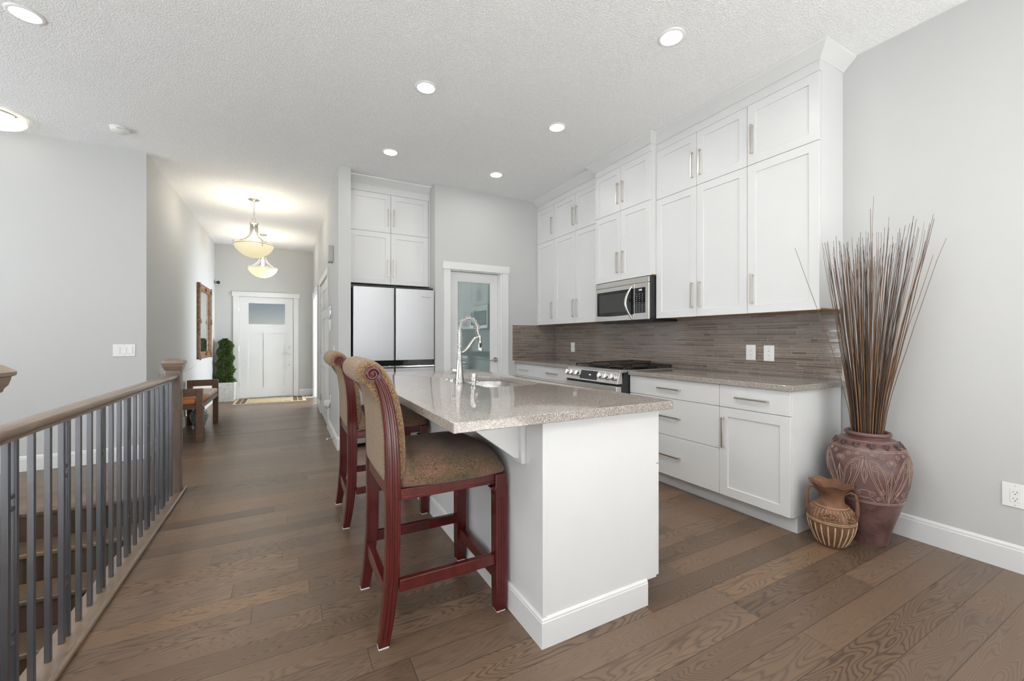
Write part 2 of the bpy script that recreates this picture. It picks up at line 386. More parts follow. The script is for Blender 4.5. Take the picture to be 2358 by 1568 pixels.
# ================================================================== mesh helpers
OFF = {}          # world offset of the thing an object belongs to
class MB:
    def __init__(s): s.v = []; s.f = []
    def add(s, vs, fs):
        k = len(s.v); s.v += [Vector(p) for p in vs]; s.f += [tuple(i + k for i in f) for f in fs]; return s
    def box(s, x0, x1, y0, y1, z0, z1):
        return s.hexa([(x0,y0,z0),(x1,y0,z0),(x1,y1,z0),(x0,y1,z0),(x0,y0,z1),(x1,y0,z1),(x1,y1,z1),(x0,y1,z1)])
    def hexa(s, p):
        return s.add(p, [(0,3,2,1),(4,5,6,7),(0,1,5,4),(1,2,6,5),(2,3,7,6),(3,0,4,7)])
    def mbox(s, T, a0, a1, b0, b1, c0, c1):
        return s.hexa([T(a0,b0,c0),T(a1,b0,c0),T(a1,b0,c1),T(a0,b0,c1),T(a0,b1,c0),T(a1,b1,c0),T(a1,b1,c1),T(a0,b1,c1)])
    def prism(s, poly, T, d0, d1):
        """poly [(a,b)], T(a,b,c) world; extruded c from d0 to d1"""
        n = len(poly)
        vs = [T(a, b, d0) for a, b in poly] + [T(a, b, d1) for a, b in poly]
        fs = [tuple(range(n - 1, -1, -1)), tuple(range(n, 2 * n))]
        fs += [(i, (i + 1) % n, n + (i + 1) % n, n + i) for i in range(n)]
        return s.add(vs, fs)
    def lathe(s, prof, c=(0,0,0), seg=32, cap0=True, cap1=True, fn=None):
        c = Vector(c); n = len(prof); vs = []
        for (r, z) in prof:
            for k in range(seg):
                t = 2 * pi * k / seg
                rr, zz = (r, z) if fn is None else fn(r, z, t)
                vs.append(c + Vector((rr * cos(t), rr * sin(t), zz)))
        fs = []
        for i in range(n - 1):
            for k in range(seg):
                fs.append((i*seg + k, i*seg + (k+1) % seg, (i+1)*seg + (k+1) % seg, (i+1)*seg + k))
        if cap0: fs.append(tuple(range(seg - 1, -1, -1)))
        if cap1: fs.append(tuple((n-1)*seg + k for k in range(seg)))
        return s.add(vs, fs)
    def tube(s, pts, rad, seg=8, closed=False, cap=True, flat=None):
        pts = [Vector(p) for p in pts]; n = len(pts)
        rs = rad if isinstance(rad, (list, tuple)) else [rad] * n
        tang = []
        for i in range(n):
            a = pts[(i - 1) % n] if (closed or i > 0) else pts[i]
            b = pts[(i + 1) % n] if (closed or i < n - 1) else pts[i]
            d = b - a; tang.append(d.normalized() if d.length > 1e-9 else Vector((0, 0, 1)))
        up = Vector((0, 0, 1)) if abs(tang[0].z) < .9 else Vector((1, 0, 0))
        nrm = (up - tang[0] * up.dot(tang[0])).normalized()
        vs = []
        for i in range(n):
            t = tang[i]; nrm = nrm - t * nrm.dot(t)
            nrm = nrm.normalized() if nrm.length > 1e-6 else t.orthogonal().normalized()
            bn = t.cross(nrm)
            for k in range(seg):
                a = 2 * pi * k / seg + pi / seg
                vs.append(pts[i] + (nrm * cos(a) + bn * sin(a)) * rs[i])
        fs = []
        for i in range(n if closed else n - 1):
            j = (i + 1) % n
            for k in range(seg):
                fs.append((i*seg + k, i*seg + (k+1) % seg, j*seg + (k+1) % seg, j*seg + k))
        if cap and not closed:
            fs.append(tuple(range(seg - 1, -1, -1))); fs.append(tuple((n-1)*seg + k for k in range(seg)))
        return s.add(vs, fs)
    def cyl(s, p0, p1, r, seg=20):
        return s.tube([p0, p1], r, seg)
    def torus(s, c, nrm, R_, r, seg=20, s2=6):
        nrm = Vector(nrm).normalized(); a = nrm.orthogonal().normalized(); b = nrm.cross(a); c = Vector(c)
        return s.tube([c + (a*cos(2*pi*k/seg) + b*sin(2*pi*k/seg)) * R_ for k in range(seg)], r, s2, closed=True)
    def loft(s, rings, cap=True):
        n = len(rings[0]); vs = [p for r in rings for p in r]; fs = []
        for i in range(len(rings) - 1):
            for k in range(n):
                fs.append((i*n + k, i*n + (k+1) % n, (i+1)*n + (k+1) % n, (i+1)*n + k))
        if cap: fs.append(tuple(range(n-1, -1, -1))); fs.append(tuple((len(rings)-1)*n + k for k in range(n)))
        return s.add(vs, fs)
    def build(s, name, mat, parent=None, bevel=0.0, seg=2, smooth=True, ang=38, recalc=True, sub=0):
        off = OFF[parent.as_pointer()] if parent is not None else Vector((0, 0, 0))
        me = bpy.data.meshes.new(name)
        me.from_pydata([tuple(v - off) for v in s.v], [], s.f)
        if recalc:
            bm = bmesh.new(); bm.from_mesh(me); bmesh.ops.recalc_face_normals(bm, faces=bm.faces); bm.to_mesh(me); bm.free()
        if smooth:
            me.polygons.foreach_set('use_smooth', [True] * len(me.polygons)); me.set_sharp_from_angle(angle=radians(ang))
        me.materials.append(mat); me.update()
        o = bpy.data.objects.new(name, me); COL.objects.link(o)
        if parent is not None: o.parent = parent
        OFF[o.as_pointer()] = off
        if bevel:
            b = o.modifiers.new('bevel', 'BEVEL'); b.width = bevel; b.segments = seg; b.limit_method = 'ANGLE'; b.angle_limit = radians(40)
        if sub:
            b = o.modifiers.new('subdivision', 'SUBSURF'); b.levels = sub; b.render_levels = sub
        return o
def thing(name, label, cat, loc, group=None):
    o = bpy.data.objects.new(name, None); COL.objects.link(o); o.location = loc; o.empty_display_size = .1
    OFF[o.as_pointer()] = Vector(loc); o['label'] = label; o['category'] = cat
    if group: o['group'] = group
    return o
def tag(o, label, cat, group=None, kind=None):
    o['label'] = label; o['category'] = cat
    if group: o['group'] = group
    if kind: o['kind'] = kind
    return o
def struct(o):
    o['kind'] = 'structure'; return o
def dup(root, loc, label, group=None, rotz=0.0):
    r = root.copy(); COL.objects.link(r); r.location = loc; r['label'] = label
    if group: r['group'] = group
    r.rotation_euler = (0, 0, rotz)
    for ch in list(root.children):
        c = ch.copy(); COL.objects.link(c); c.parent = r
        for g_ in list(ch.children):
            d = g_.copy(); COL.objects.link(d); d.parent = c
    return r
def frame_T(o, u, n):
    o = Vector(o); u = Vector(u); n = Vector(n); Z = Vector((0, 0, 1))
    return lambda a, b, c: o + u * a + Z * b + n * c
def text(s_, size, T, name, mat, parent, depth=.0006, center=True):
    cu = bpy.data.curves.new('t', 'FONT'); cu.body = s_; cu.size = size; cu.extrude = 0
    if center: cu.align_x = 'CENTER'
    o = bpy.data.objects.new('t', cu); COL.objects.link(o)
    dg = bpy.context.evaluated_depsgraph_get(); ev = o.evaluated_get(dg); me = ev.to_mesh()
    mb = MB(); mb.add([T(v.co.x, v.co.y, depth) for v in me.vertices], [tuple(p.vertices) for p in me.polygons])
    ev.to_mesh_clear(); bpy.data.objects.remove(o); bpy.data.curves.remove(cu)
    return mb.build(name, mat, parent, smooth=False, recalc=False)

# cabinet pieces -------------------------------------------------------
def shaker(T, a0, a1, b0, b1, name, parent, mat=None, th=.02, fr=.062, ins=.008, flat=False, g=.0015):
    a0 += g; a1 -= g; b0 += g; b1 -= g
    mb = MB()
    if flat:
        mb.mbox(T, a0, a1, b0, b1, 0, th)
    else:
        ia0, ia1, ib0, ib1 = a0 + fr, a1 - fr, b0 + fr, b1 - fr
        o_ = [(a0,b0),(a1,b0),(a1,b1),(a0,b1)]; i_ = [(ia0,ib0),(ia1,ib0),(ia1,ib1),(ia0,ib1)]
        vs = [T(a,b,0) for a,b in o_] + [T(a,b,th) for a,b in o_] + [T(a,b,th) for a,b in i_] + [T(a,b,th-ins) for a,b in i_]
        fs = [(3,2,1,0)]
        for k in range(4):
            j = (k+1) % 4
            fs += [(k,j,4+j,4+k),(4+k,4+j,8+j,8+k),(8+k,8+j,12+j,12+k)]
        fs.append((12,13,14,15)); mb.add(vs, fs)
    return mb.build(name, mat or M['white'], parent, bevel=.0018, seg=2)
def handle(T, a, b, length, vertical, parent, th=.02, mat=None):
    mb = MB(); w = .006; s_ = .030; h = length / 2
    if vertical:
        mb.mbox(T, a-w, a+w, b-h, b+h, th+s_-.009, th+s_)
        for q in (b-h+.006, b+h-.006): mb.mbox(T, a-w*.8, a+w*.8, q-.006, q+.006, th-.001, th+s_-.008)
    else:
        mb.mbox(T, a-h, a+h, b-w, b+w, th+s_-.009, th+s_)
        for q in (a-h+.006, a+h-.006): mb.mbox(T, q-.006, q+.006, b-w*.8, b+w*.8, th-.001, th+s_-.008)
    return mb.build('handle', mat or M['nickel'], parent, bevel=.0012)

# ================================================================== ROOM SHELL
CH = 3.05; XR = 3.282; YK = 4.79; XH0 = -1.238; XH1 = .48; YL = 5.376; YD = 9.80
YB = -3.2; XL = -4.6
SX0, SX1, SY0, SY1 = -1.86, -.82, .80, 4.10     # stair opening
fb = MB()
def slab(x0, x1, y0, y1): fb.box(x0, x1, y0, y1, -.02, 0)
slab(XL, SX0, -.75, YL); slab(SX0, SX1, -.75, SY0); slab(SX0, SX1, SY1, YL); slab(SX1, XR, -.75, YK); slab(SX1, 1.55, YK, YL)
slab(XH0, SX1, YL, YD); slab(SX1, 1.55, YL, YD); slab(1.55, 2.2, 7.9, 9.7)
struct(fb.build('floor', M['floor'], smooth=False))
struct(MB().box(XL, XR, YB, -.75, -.02, .004).build('floor_bounce', M['bounce_floor'], smooth=False))  # unseen pale floor, added to bounce light onto the ceiling
struct(MB().box(XL, XR + .1, YB, YL, CH, CH + .1).box(XH0 - .1, 2.3, YL, YD + .1, CH, CH + .1).build('ceiling', M['ceiling'], smooth=False))
struct(MB().box(XR, XR + .12, YB, YK + .9, 0, CH).build('wall_right', M['wall'], smooth=False))
# pantry wall with the door opening, and the return into the fridge niche
PX0, PX1, PZ = 1.742, 2.452, 2.04
pw = MB()
pw.box(1.55, PX0, YK, YK + .12, 0, CH).box(PX1, XR, YK, YK + .12, 0, CH).box(PX0, PX1, YK, YK + .12, PZ, CH)
pw.box(1.55, 1.67, YK + .12, 5.62, 0, CH)
struct(pw.build('wall_pantry', M['wall'], smooth=False))
struct(MB().box(.605, 1.67, 5.62, 5.74, 0, CH).build('wall_niche', M['wall'], smooth=False))
struct(MB().box(XH1, .605, YK, 8.13, 0, CH).box(XH1, .605, 9.44, YD, 0, CH).box(XH1, .605, 8.13, 9.44, 2.045, CH).build('wall_hall_right', M['wall'], smooth=False))
struct(MB().box(.605, 2.2, 7.9, 8.0, 0, CH).box(.605, 2.2, 9.6, 9.7, 0, CH).box(2.1, 2.2, 8.0, 8.2, 0, CH).box(2.1, 2.2, 9.4, 9.6, 0, CH).box(2.1, 2.2, 8.2, 9.4, 0, .6).box(2.1, 2.2, 8.2, 9.4, 2.2, CH).build('wall_side_room', M['wall'], smooth=False))
struct(MB().prism([(XL, YL), (XH0, YL), (XH0, YD), (XH0 - .12, YD), (XH0 - .12, YL + .12), (XL, YL + .12)], lambda a, b, c: Vector((a, b, c)), 0, CH + .02).build('wall_left', M['wall'], smooth=False))
FX0, FX1 = -.845, .108      # front door leaf
db = MB()
db.box(XH0 - .12, FX0 - .02, YD, YD + .14, 0, CH).box(FX1 + .02, XH1 + .13, YD, YD + .14, 0, CH).box(FX0 - .02, FX1 + .02, YD, YD + .14, 2.07, CH)
struct(db.build('wall_entry', M['wall'], smooth=False))
# far walls of the living area behind the camera, with window openings
bw = MB()
bw.box(XL, -3.3, YB - .12, YB, 0, CH).box(-.7, .3, YB - .12, YB, 0, CH).box(2.9, XR + .12, YB - .12, YB, 0, CH)
bw.box(-3.3, -.7, YB - .12, YB, 0, .2).box(-3.3, -.7, YB - .12, YB, 2.5, CH).box(.3, 2.9, YB - .12, YB, 0, .2).box(.3, 2.9, YB - .12, YB, 2.5, CH)
struct(bw.build('wall_back', M['wall'], smooth=False))
lw = MB()
lw.box(XL - .12, XL, YB, -.7, 0, CH).box(XL - .12, XL, 1.9, 3.2, 0, CH).box(XL - .12, XL, 4.8, YL + .12, 0, CH)
lw.box(XL - .12, XL, -.7, 1.9, 0, .6).box(XL - .12, XL, -.7, 1.9, 2.4, CH).box(XL - .12, XL, 3.2, 4.8, 0, .7).box(XL - .12, XL, 3.2, 4.8, 2.3, CH)
struct(lw.build('wall_far_left', M['wall'], smooth=False))
# stairwell below the floor
struct(MB().box(SX1, SX1 + .1, SY0, SY1, -2.8, -.02).build('wall_stairwell_right', M['wall'], smooth=False))
struct(MB().box(SX0 - .1, SX0, SY0, SY1 + .3, -2.8, -.02).build('wall_stairwell_left', M['wall'], smooth=False))
struct(MB().box(SX0, SX1, SY0 - .1, SY0, -2.8, -.02).build('wall_stairwell_front', M['wall'], smooth=False))
struct(MB().box(SX0, SX1, SY1 + .07, SY1 + .3, -2.8, -.02).build('wall_stairwell_back', M['wall'], smooth=False))
struct(MB().box(SX0 - .1, SX1 + .1, SY0 - .1, SY1 + .3, -2.9, -2.8).build('floor_lower', M['floor'], smooth=False))

# baseboards
def baseboard(name, p0, p1, nrm, h=.137, t=.014):
    p0 = Vector((*p0, 0)); p1 = Vector((*p1, 0)); n = Vector((*nrm, 0)); u = (p1 - p0)
    L = u.length; u = u / L
    T = lambda a, b, c: p0 + n * a + Vector((0, 0, b)) + u * c
    prof = [(0, 0), (t, 0), (t, h - .026), (t - .003, h - .022), (t - .003, h - .012), (t - .008, h - .002), (0, h)]
    return struct(MB().prism(prof, T, 0, L).build(name, M['trim'], smooth=False))
baseboard('baseboard_right', (XR, YB), (XR, 1.392), (-1, 0))
baseboard('baseboard_left', (XL, YL), (XH0 - .05, YL), (0, -1))
baseboard('baseboard_entry_right', (FX1 + .11, YD), (XH1, YD), (0, -1))
baseboard('baseboard_entry_left', (XH0, YD), (FX0 - .11, YD), (0, -1))
baseboard('baseboard_hall_right_far', (XH1, 7.42), (XH1, 8.05), (-1, 0))
_pf = [(0, 0), (.014, 0), (.014, .111), (.011, .115), (.011, .125), (.006, .135), (0, .137)]
struct(MB().loft([[Vector((XH0 - .05, YL - a, b)) for a, b in _pf], [Vector((XH0 + a, YL - a, b)) for a, b in _pf], [Vector((XH0 + a, YD, b)) for a, b in _pf]]).build('baseboard_hall_left', M['trim'], smooth=False))
struct(MB().loft([[Vector((.605, YK - a, b)) for a, b in _pf], [Vector((XH1 - a, YK - a, b)) for a, b in _pf], [Vector((XH1 - a, 5.93, b)) for a, b in _pf]]).build('baseboard_hall_right', M['trim'], smooth=False))
baseboard('baseboard_pantry', (1.56, YK), (1.655, YK), (0, -1))

# ------------------------------------------------------------ door casings and doors
def casing(name, x0, x1, ztop, y, w=.088, hh=.09, over=.018):
    mb = MB()
    mb.box(x0 - w, x0, y - .016, y, 0, ztop).box(x1, x1 + w, y - .016, y, 0, ztop)
    mb.box(x0 - w - over, x1 + w + over, y - .024, y, ztop, ztop + hh)
    return struct(mb.build(name, M['trim'], bevel=.0015))
# front door
casing('trim_1', FX0 - .005, FX1 + .005, 2.042, YD, w=.092, hh=.092)
d1 = MB()
fy = YD + .012
# leaf built of stiles, rails and recessed panels
gx0, gx1, gz0, gz1 = -.685, -.045, 1.49, 1.915
pz0, pz1 = .21, 1.31
pxa, pxb, pxc, pxd = -.695, -.425, -.30, -.045
def leaf(mb, x0, x1, z0, z1, a=fy, b=fy + .044): mb.box(x0, x1, a, b, z0, z1)
leaf(d1, FX0, pxa, .012, 2.034); leaf(d1, pxd, FX1, .012, 2.034)
leaf(d1, pxa, pxd, gz1, 2.034); leaf(d1, pxa, pxd, pz1, gz0); leaf(d1, pxa, pxd, .012, pz0); leaf(d1, pxb, pxc, pz0, pz1)
leaf(d1, pxa, gx0, gz0, gz1)
leaf(d1, pxa, pxb, pz0, pz1, fy + .012, fy + .04); leaf(d1, pxc, pxd, pz0, pz1, fy + .012, fy + .04)
door1 = struct(d1.build('door_1', M['trim'], smooth=False))
MB().box(gx0, gx1, fy + .016, fy + .024, gz0, gz1).build('glass_lite', M['obscure'], door1, smooth=False)
hb = MB(); hb.box(.0, .05, fy - .008, fy, .90 - .03, .90 + .03)
hb.box(.0, .05, fy - .012, fy, 1.0, 1.055); hb.cyl((.025, fy - .001, .90), (.025, fy - .05, .90), .011); hb.box(-.095, .034, fy - .056, fy - .044, .893, .909)
hb.cyl((.025, fy - .012, 1.027), (.025, fy - .02, 1.027), .016); hb.cyl((.028, fy - .004, .655), (.028, fy, .655), .012)
hb.build('lever_lock', M['satin'], door1, bevel=.001)
hg = MB()
for z in (.30, 1.0, 1.80): hg.cyl((FX0 - .004, fy - .006, z - .05), (FX0 - .004, fy - .006, z + .05), .007, 10)
hg.build('hinges', M['satin'], door1)
jm = MB().box(FX0 - .02, FX0 - .003, YD, YD + .14, 0, 2.07).box(FX1 + .003, FX1 + .02, YD, YD + .14, 0, 2.07).box(FX0 - .003, FX1 + .003, YD, YD + .14, 2.037, 2.07).box(FX0 - .003, FX1 + .003, YD + .058, YD + .14, -.0, .012).box(FX0 - .003, FX0 + .012, YD + .058, YD + .09, .012, 2.037).box(FX1 - .012, FX1 + .003, YD + .058, YD + .09, .012, 2.037).box(FX0 + .012, FX1 - .012, YD + .058, YD + .09, 2.022, 2.037)  # stop strips added behind the leaf edges to block light through the gap
struct(jm.build('trim_2', M['trim'], smooth=False))
# pantry door with a full glass
casing('trim_3', PX0, PX1, PZ, YK, w=.085, hh=.09, over=.014)
struct(MB().box(PX0, PX0 + .004, YK, YK + .12, 0, PZ).box(PX1 - .03, PX1, YK, YK + .12, 0, PZ).box(PX0 + .004, PX1 - .03, YK, YK + .12, PZ - .012, PZ)
       .box(PX1 - .042, PX1 - .03, YK + .03, YK + .07, 0, PZ - .012).build('trim_4', M['trim'], bevel=.001))
d2 = MB(); y0, y1 = YK + .05, YK + .09
X0, X1, a0, a1, zb, zt = PX0 + .006, PX1 - .044, 1.848, 2.312, .26, 1.915
d2.box(X0, a0, y0, y1, .012, 2.024).box(a1, X1, y0, y1, .012, 2.024).box(a0, a1, y0, y1, zt, 2.024).box(a0, a1, y0, y1, .012, zb)
door2 = struct(d2.build('door_2', M['trim'], smooth=False))
MB().box(a0 - .002, a1 + .002, y0 + .010, y0 + .018, zb - .002, zt + .002).build('glass_pane', M['pantryglass'], door2, smooth=False)
bd = MB()
for (x0, x1, z0, z1) in ((a0, a0 + .01, zb, zt), (a1 - .01, a1, zb, zt), (a0, a1, zb, zb + .01), (a0, a1, zt - .01, zt)): bd.box(x0, x1, y0 + .002, y0 + .011, z0, z1)
bd.build('glass_bead', M['trim'], door2, bevel=.001)
hb = MB(); hb.cyl((2.372, y0, .925), (2.372, y0 - .010, .925), .030, 28); hb.cyl((2.372, y0 - .008, .925), (2.372, y0 - .05, .925), .010); hb.tube([(2.376, y0 - .048, .925), (2.33, y0 - .05, .923), (2.27, y0 - .046, .915)], [.010, .009, .008], 12)
hb.build('lever_handle', M['satin'], door2)
# six-panel door on the right of the hallway and the casing beyond it
def side_door(name, y0, y1, mat):
    mb = MB(); x = XH1 - .004
    mb.box(x, x + .003, y0, y1, .02, 2.035)
    w = (y1 - y0)
    for (z0, z1) in ((.22, .80), (.93, 1.50), (1.62, 1.90)):
        for (a, b) in ((.14, .46), (.54, .86)):
            ya, yb = y0 + w * a, y0 + w * b
            for (p, q, r_, s2) in ((ya, ya + .02, z0, z1), (yb - .02, yb, z0, z1), (ya, yb, z0, z0 + .02), (ya, yb, z1 - .02, z1)): mb.box(x - .006, x, p, q, r_, s2)
            mb.box(x - .005, x, ya + .05, yb - .05, z0 + .05, z1 - .05)
    return struct(mb.build(name, mat, bevel=.002))
def side_casing(name, y0, y1, w=.085):
    mb = MB(); x = XH1
    mb.box(x - .020, x, y0 - w, y0, 0, 2.045).box(x - .020, x, y1, y1 + w, 0, 2.045).box(x - .026, x, y0 - w - .015, y1 + w + .015, 2.045, 2.135)
    return struct(mb.build(name, M['trim'], bevel=.0015))
side_casing('trim_5', 6.02, 7.32); door3 = side_door('door_3', 6.03, 7.31, M['trim'])
hg = MB()
for z in (.26, 1.02, 1.80): hg.box(XH1 - .022, XH1 - .006, 7.28, 7.30, z - .05, z + .05)
hg.build('hinges', M['satin'], door3)
hb = MB(); hb.cyl((XH1 - .006, 6.12, .95), (XH1 - .016, 6.12, .95), .028); hb.tube([(XH1 - .012, 6.12, .95), (XH1 - .055, 6.12, .95), (XH1 - .058, 6.16, .95), (XH1 - .056, 6.23, .945)], .009, 10)
hb.build('lever_handle', M['satin'], door3)
side_casing('trim_6', 8.135, 9.435)
struct(MB().box(XH1 + .0003, .605, 8.13, 8.145, 0, 2.045).box(XH1 + .0003, .605, 9.425, 9.44, 0, 2.045).box(XH1 + .0003, .605, 8.145, 9.425, 2.03, 2.045).build('trim_7', M['trim'], smooth=False))

# outside, seen through the door glass
struct(MB().box(-12, 12, YD + .14, 60, -.17, -.12).build('ground_outside', M['pave'], smooth=False))
hm = MB()
for k in range(60):
    hm.lathe([(.01, 0), (.55, .1), (.7, .5), (.5, 1.0), (.1, 1.2)], (-9 + 18 * R.random(), 21 + 2.5 * R.random(), -.12 + .9 * R.random()), 8)
tag(hm.build('hedge', M['hedge']), 'blurred dark hedge outside, seen through the front door glass', 'hedge', kind='stuff')

# ================================================================== STAIRS AND RAILING
st = thing('staircase', 'dark oak staircase going down behind the metal railing', 'staircase', (-1.34, SY1, 0))
for k in range(1, 12):
    yf = SY1 - .02 - .243 * (k - 1); z = -.19 * k
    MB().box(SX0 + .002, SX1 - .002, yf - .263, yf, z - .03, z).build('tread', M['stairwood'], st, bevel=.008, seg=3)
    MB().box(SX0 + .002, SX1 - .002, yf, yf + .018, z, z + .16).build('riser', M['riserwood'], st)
MB().box(SX0 + .002, SX1 - .002, SY1 - .035, SY1 + .06, -.03, .003).build('landing_nosing', M['stairwood'], st, bevel=.008, seg=3)

rail = thing('stair_railing', 'grey metal baluster railing with brown wood handrail beside the stairs', 'railing', (-.765, 2.8, 0))
MB().box(-.82, -.715, .8, 4.10, -.02, .018).build('base_cap', M['railwood'], rail, bevel=.003)
MB().tube([(-.712, .8, .012), (-.712, 4.15, .012)], .011, 12).build('base_moulding', M['railwood'], rail)
hp = []
for k in range(24):
    t = 2 * pi * k / 24; c_, s_ = cos(t), sin(t)
    hp.append((.034 * math.copysign(abs(c_) ** .55, c_), .0195 * math.copysign(abs(s_) ** .7, s_)))
T = lambda a, b, c: Vector((-.767 + a, c, .9045 + b))
MB().prism(hp, T, 1.68, 4.005).build('handrail', M['railwood'], rail, ang=60)
MB().prism([(-.02, -.014), (.02, -.014), (.02, 0), (-.02, 0)], lambda a, b, c: Vector((-.767 + a, c, .888 + b)), 1.68, 4.005).build('rail_fillet', M['railwood'], rail)
by = 2.223 - .3615
bs = .0085
k = 0
while by < 3.98:
    for dy, dbl in ((0, True), (.147, False), (.258, False)):
        y = by + dy + .008
        if y > 3.97 or y < 1.74: continue
        mb = MB(); mb.box(-.765 - bs, -.765 + bs, y - bs, y + bs, .018, .885)
        if dbl:
            mb.box(-.765 - bs, -.765 + bs, y + .045 - bs, y + .045 + bs, .018, .885)
            for z in (.693, .654, .263, .223): mb.box(-.765 - .006, -.765 + .006, y, y + .045, z - .006, z + .006)
        mb.build('baluster', M['baluster'], rail, bevel=.0015)
    by += .3615
def newel(cx, cy, dz, wide=1.0):
    h = .0445
    p = MB().box(cx - h, cx + h, cy - h, cy + h, 0, .968 + dz).build('newel_post', M['newelwood'], rail, bevel=.004)
    c = MB(); rings = []
    for (w, z) in ((.0455, .952), (.052, .956), (.054, .966), (.060, .975), (.0635, .99), (.0645, .998), (.072, 1.002), (.073, 1.012), (.068, 1.018), (.054, 1.030), (.046, 1.036), (.030, 1.040)):
        w = (w if w < .055 else .055 + (w - .055) * .78) * wide; z += dz
        rings.append([Vector((cx + a * w, cy + b * w, z)) for a, b in ((-1, -1), (1, -1), (1, 1), (-1, 1))])
    c.loft(rings); c.build('post_cap', M['railwood'], p, ang=25)
    i = MB()
    for sx, sy in ((0, -1), (1, 0)):
        q = Vector((cx + sx * (h + .0005), cy + sy * (h + .0005), 0))
        i.tube([q + Vector((0, 0, .30 + dz)), q + Vector((0, 0, .80 + dz))], .0045, 8)
    i.build('bead', M['railwood'], p)
newel(-.767, 4.05, 0.0)
newel(-.767, 1.645, .085, 1.2)

# ================================================================== RIGHT-HAND KITCHEN RUN
UX = 2.983; BX = 2.66
UZ0, UZS, UZ1 = 1.378, 2.465, 2.908
def upper(label, y0, y1, x, z0, zs, z1, ndoor, hside, end=False, sidewhite=True):
    """wall cabinet whose doors face -x; hside: which edge carries the handle of a single door"""
    t = thing('wall_cabinet', label, 'cabinet', ((x + XR) / 2, (y0 + y1) / 2, z0))
    T = frame_T((x + .02, y0, 0), (0, 1, 0), (-1, 0, 0))
    MB().box(x + .0205, XR, y0, y1, z0 + .012, 2.99).build('carcass', M['white'], t, bevel=.001)
    MB().box(x + .03, XR - .003, y0 + .006, y1 - .006, z0 + .004, z0 + .0118).build('underside', M['cabwood'], t)
    MB().box(x + .002, x + .0205, y0, y1, z1 + .001, 2.99).build('frieze', M['white'], t)
    L = y1 - y0; cuts = [0, L] if ndoor == 1 else [0, L / 2, L]
    for i in range(len(cuts) - 1):
        for (b0, b1, hb) in ((z0, zs, z0 + .18), (zs, z1, zs + .18)):
            d = shaker(T, cuts[i], cuts[i+1], b0, b1, 'door', t)
            if ndoor == 1: a = (cuts[1] - .042) if hside > 0 else .042
            else: a = cuts[1] - .036 if i == 0 else cuts[1] + .036
            handle(T, a, hb, .21, True, d)
    return t
Y1, Y2, Y3, Y4, Y5, Y6 = 1.388, 1.862, 2.722, 3.492, 4.379, YK
upper('near-end tall white wall cabinet with two single doors, above the twig vase', Y1, Y2, UX, UZ0, UZS, UZ1, 1, 1)
upper('white four-door wall cabinet just right of the microwave', Y2, Y3, UX, UZ0, UZS, UZ1, 2, 0)
upper('deeper white four-door wall cabinet directly over the microwave', Y3, Y4, 2.911, 1.775, UZS, UZ1, 2, 0)
upper('white four-door wall cabinet just left of the microwave', Y4, Y5, UX, UZ0, UZS, UZ1, 2, 0)
upper('narrow corner white wall cabinet next to the pantry wall', Y5, Y6 - .002, UX, UZ0, UZS, UZ1, 1, -1)
CPROF = [(0, -.012), (.006, -.012), (.012, -.004), (.073, .050), (.077, .0615), (0, .0615)]   # (out, up)
def crown(label, pts, nrm_l):
    """pts: polyline in plan along the cabinet faces, mitred; profile grows outward (left of travel)"""
    mb = MB(); P = [Vector((*p, 0)) for p in pts]; rings = []
    for i, p in enumerate(P):
        ds = []
        if i > 0: ds.append((P[i] - P[i-1]).normalized())
        if i < len(P) - 1: ds.append((P[i+1] - P[i]).normalized())
        ns = [Vector((-d.y, d.x, 0)) * nrm_l for d in ds]
        m_ = ns[0] if len(ns) == 1 else (ns[0] + ns[1]) / (1 + ns[0].dot(ns[1]))
        rings.append([p + m_ * a + Vector((0, 0, 2.988 + b)) for a, b in CPROF])
    mb.loft(rings)
    return tag(mb.build('crown_moulding', M['white'], smooth=False), label, 'moulding')
crown('white crown moulding stepping along the tops of all the stove-wall cabinets', [(XR - .001, Y1), (UX, Y1), (UX, Y3), (2.911, Y3), (2.911, Y4), (UX, Y4), (UX, YK - .002)], 1)

def base_cab(label, y0, y1, rows, end=0, xt=2.742):
    """rows: list of (z0,z1,kind,handle)"""
    t = thing('base_cabinet', label, 'cabinet', (2.97, (y0 + y1) / 2, 0))
    MB().box(BX + .0205, XR - .016, y0, y1, .106, .8745).build('carcass', M['white'], t, bevel=.001)
    MB().box(xt, XR - .016, y0 + (.004 if end else 0), y1, 0, .1055).build('toe_kick', M['white'], t)
    T = frame_T((BX + .02, y0, 0), (0, 1, 0), (-1, 0, 0)); L = y1 - y0
    for (z0, z1, kind, hp_) in rows:
        d = shaker(T, 0, L, z0, z1, kind, t, flat=(kind == 'drawer'))
        if kind == 'drawer': handle(T, L / 2 if hp_ is None else hp_, (z0 + z1) / 2 + (0 if z1 - z0 < .2 else .005), .215, False, d)
        else: handle(T, L - .036, z1 - .175, .21, True, d)
    return t
base_cab('near-end white base cabinet with a drawer above one shaker door', 1.392, 1.861, [(.72, .874, 'drawer', None), (.108, .72, 'door', None)], end=1)
base_cab('wide white three-drawer base cabinet right of the stove', 1.861, 2.722, [(.72, .874, 'drawer', None), (.425, .72, 'drawer', None), (.108, .425, 'drawer', None)])
base_cab('white drawer base cabinet immediately left of the stove', 3.492, 4.379, [(.72, .874, 'drawer', None), (.425, .72, 'drawer', None), (.108, .425, 'drawer', None)])
base_cab('narrow white base cabinet in the pantry corner', 4.379, YK - .003, [(.72, .874, 'drawer', None), (.108, .72, 'door', None)])
tag(MB().box(2.636, XR - .001, 1.367, 2.720, .8755, .911).build('countertop', M['quartz'], bevel=.003), 'speckled taupe quartz countertop right of the stove', 'countertop')
ct2 = MB().box(2.636, XR - .001, 3.494, YK - .001, .8755, .911)
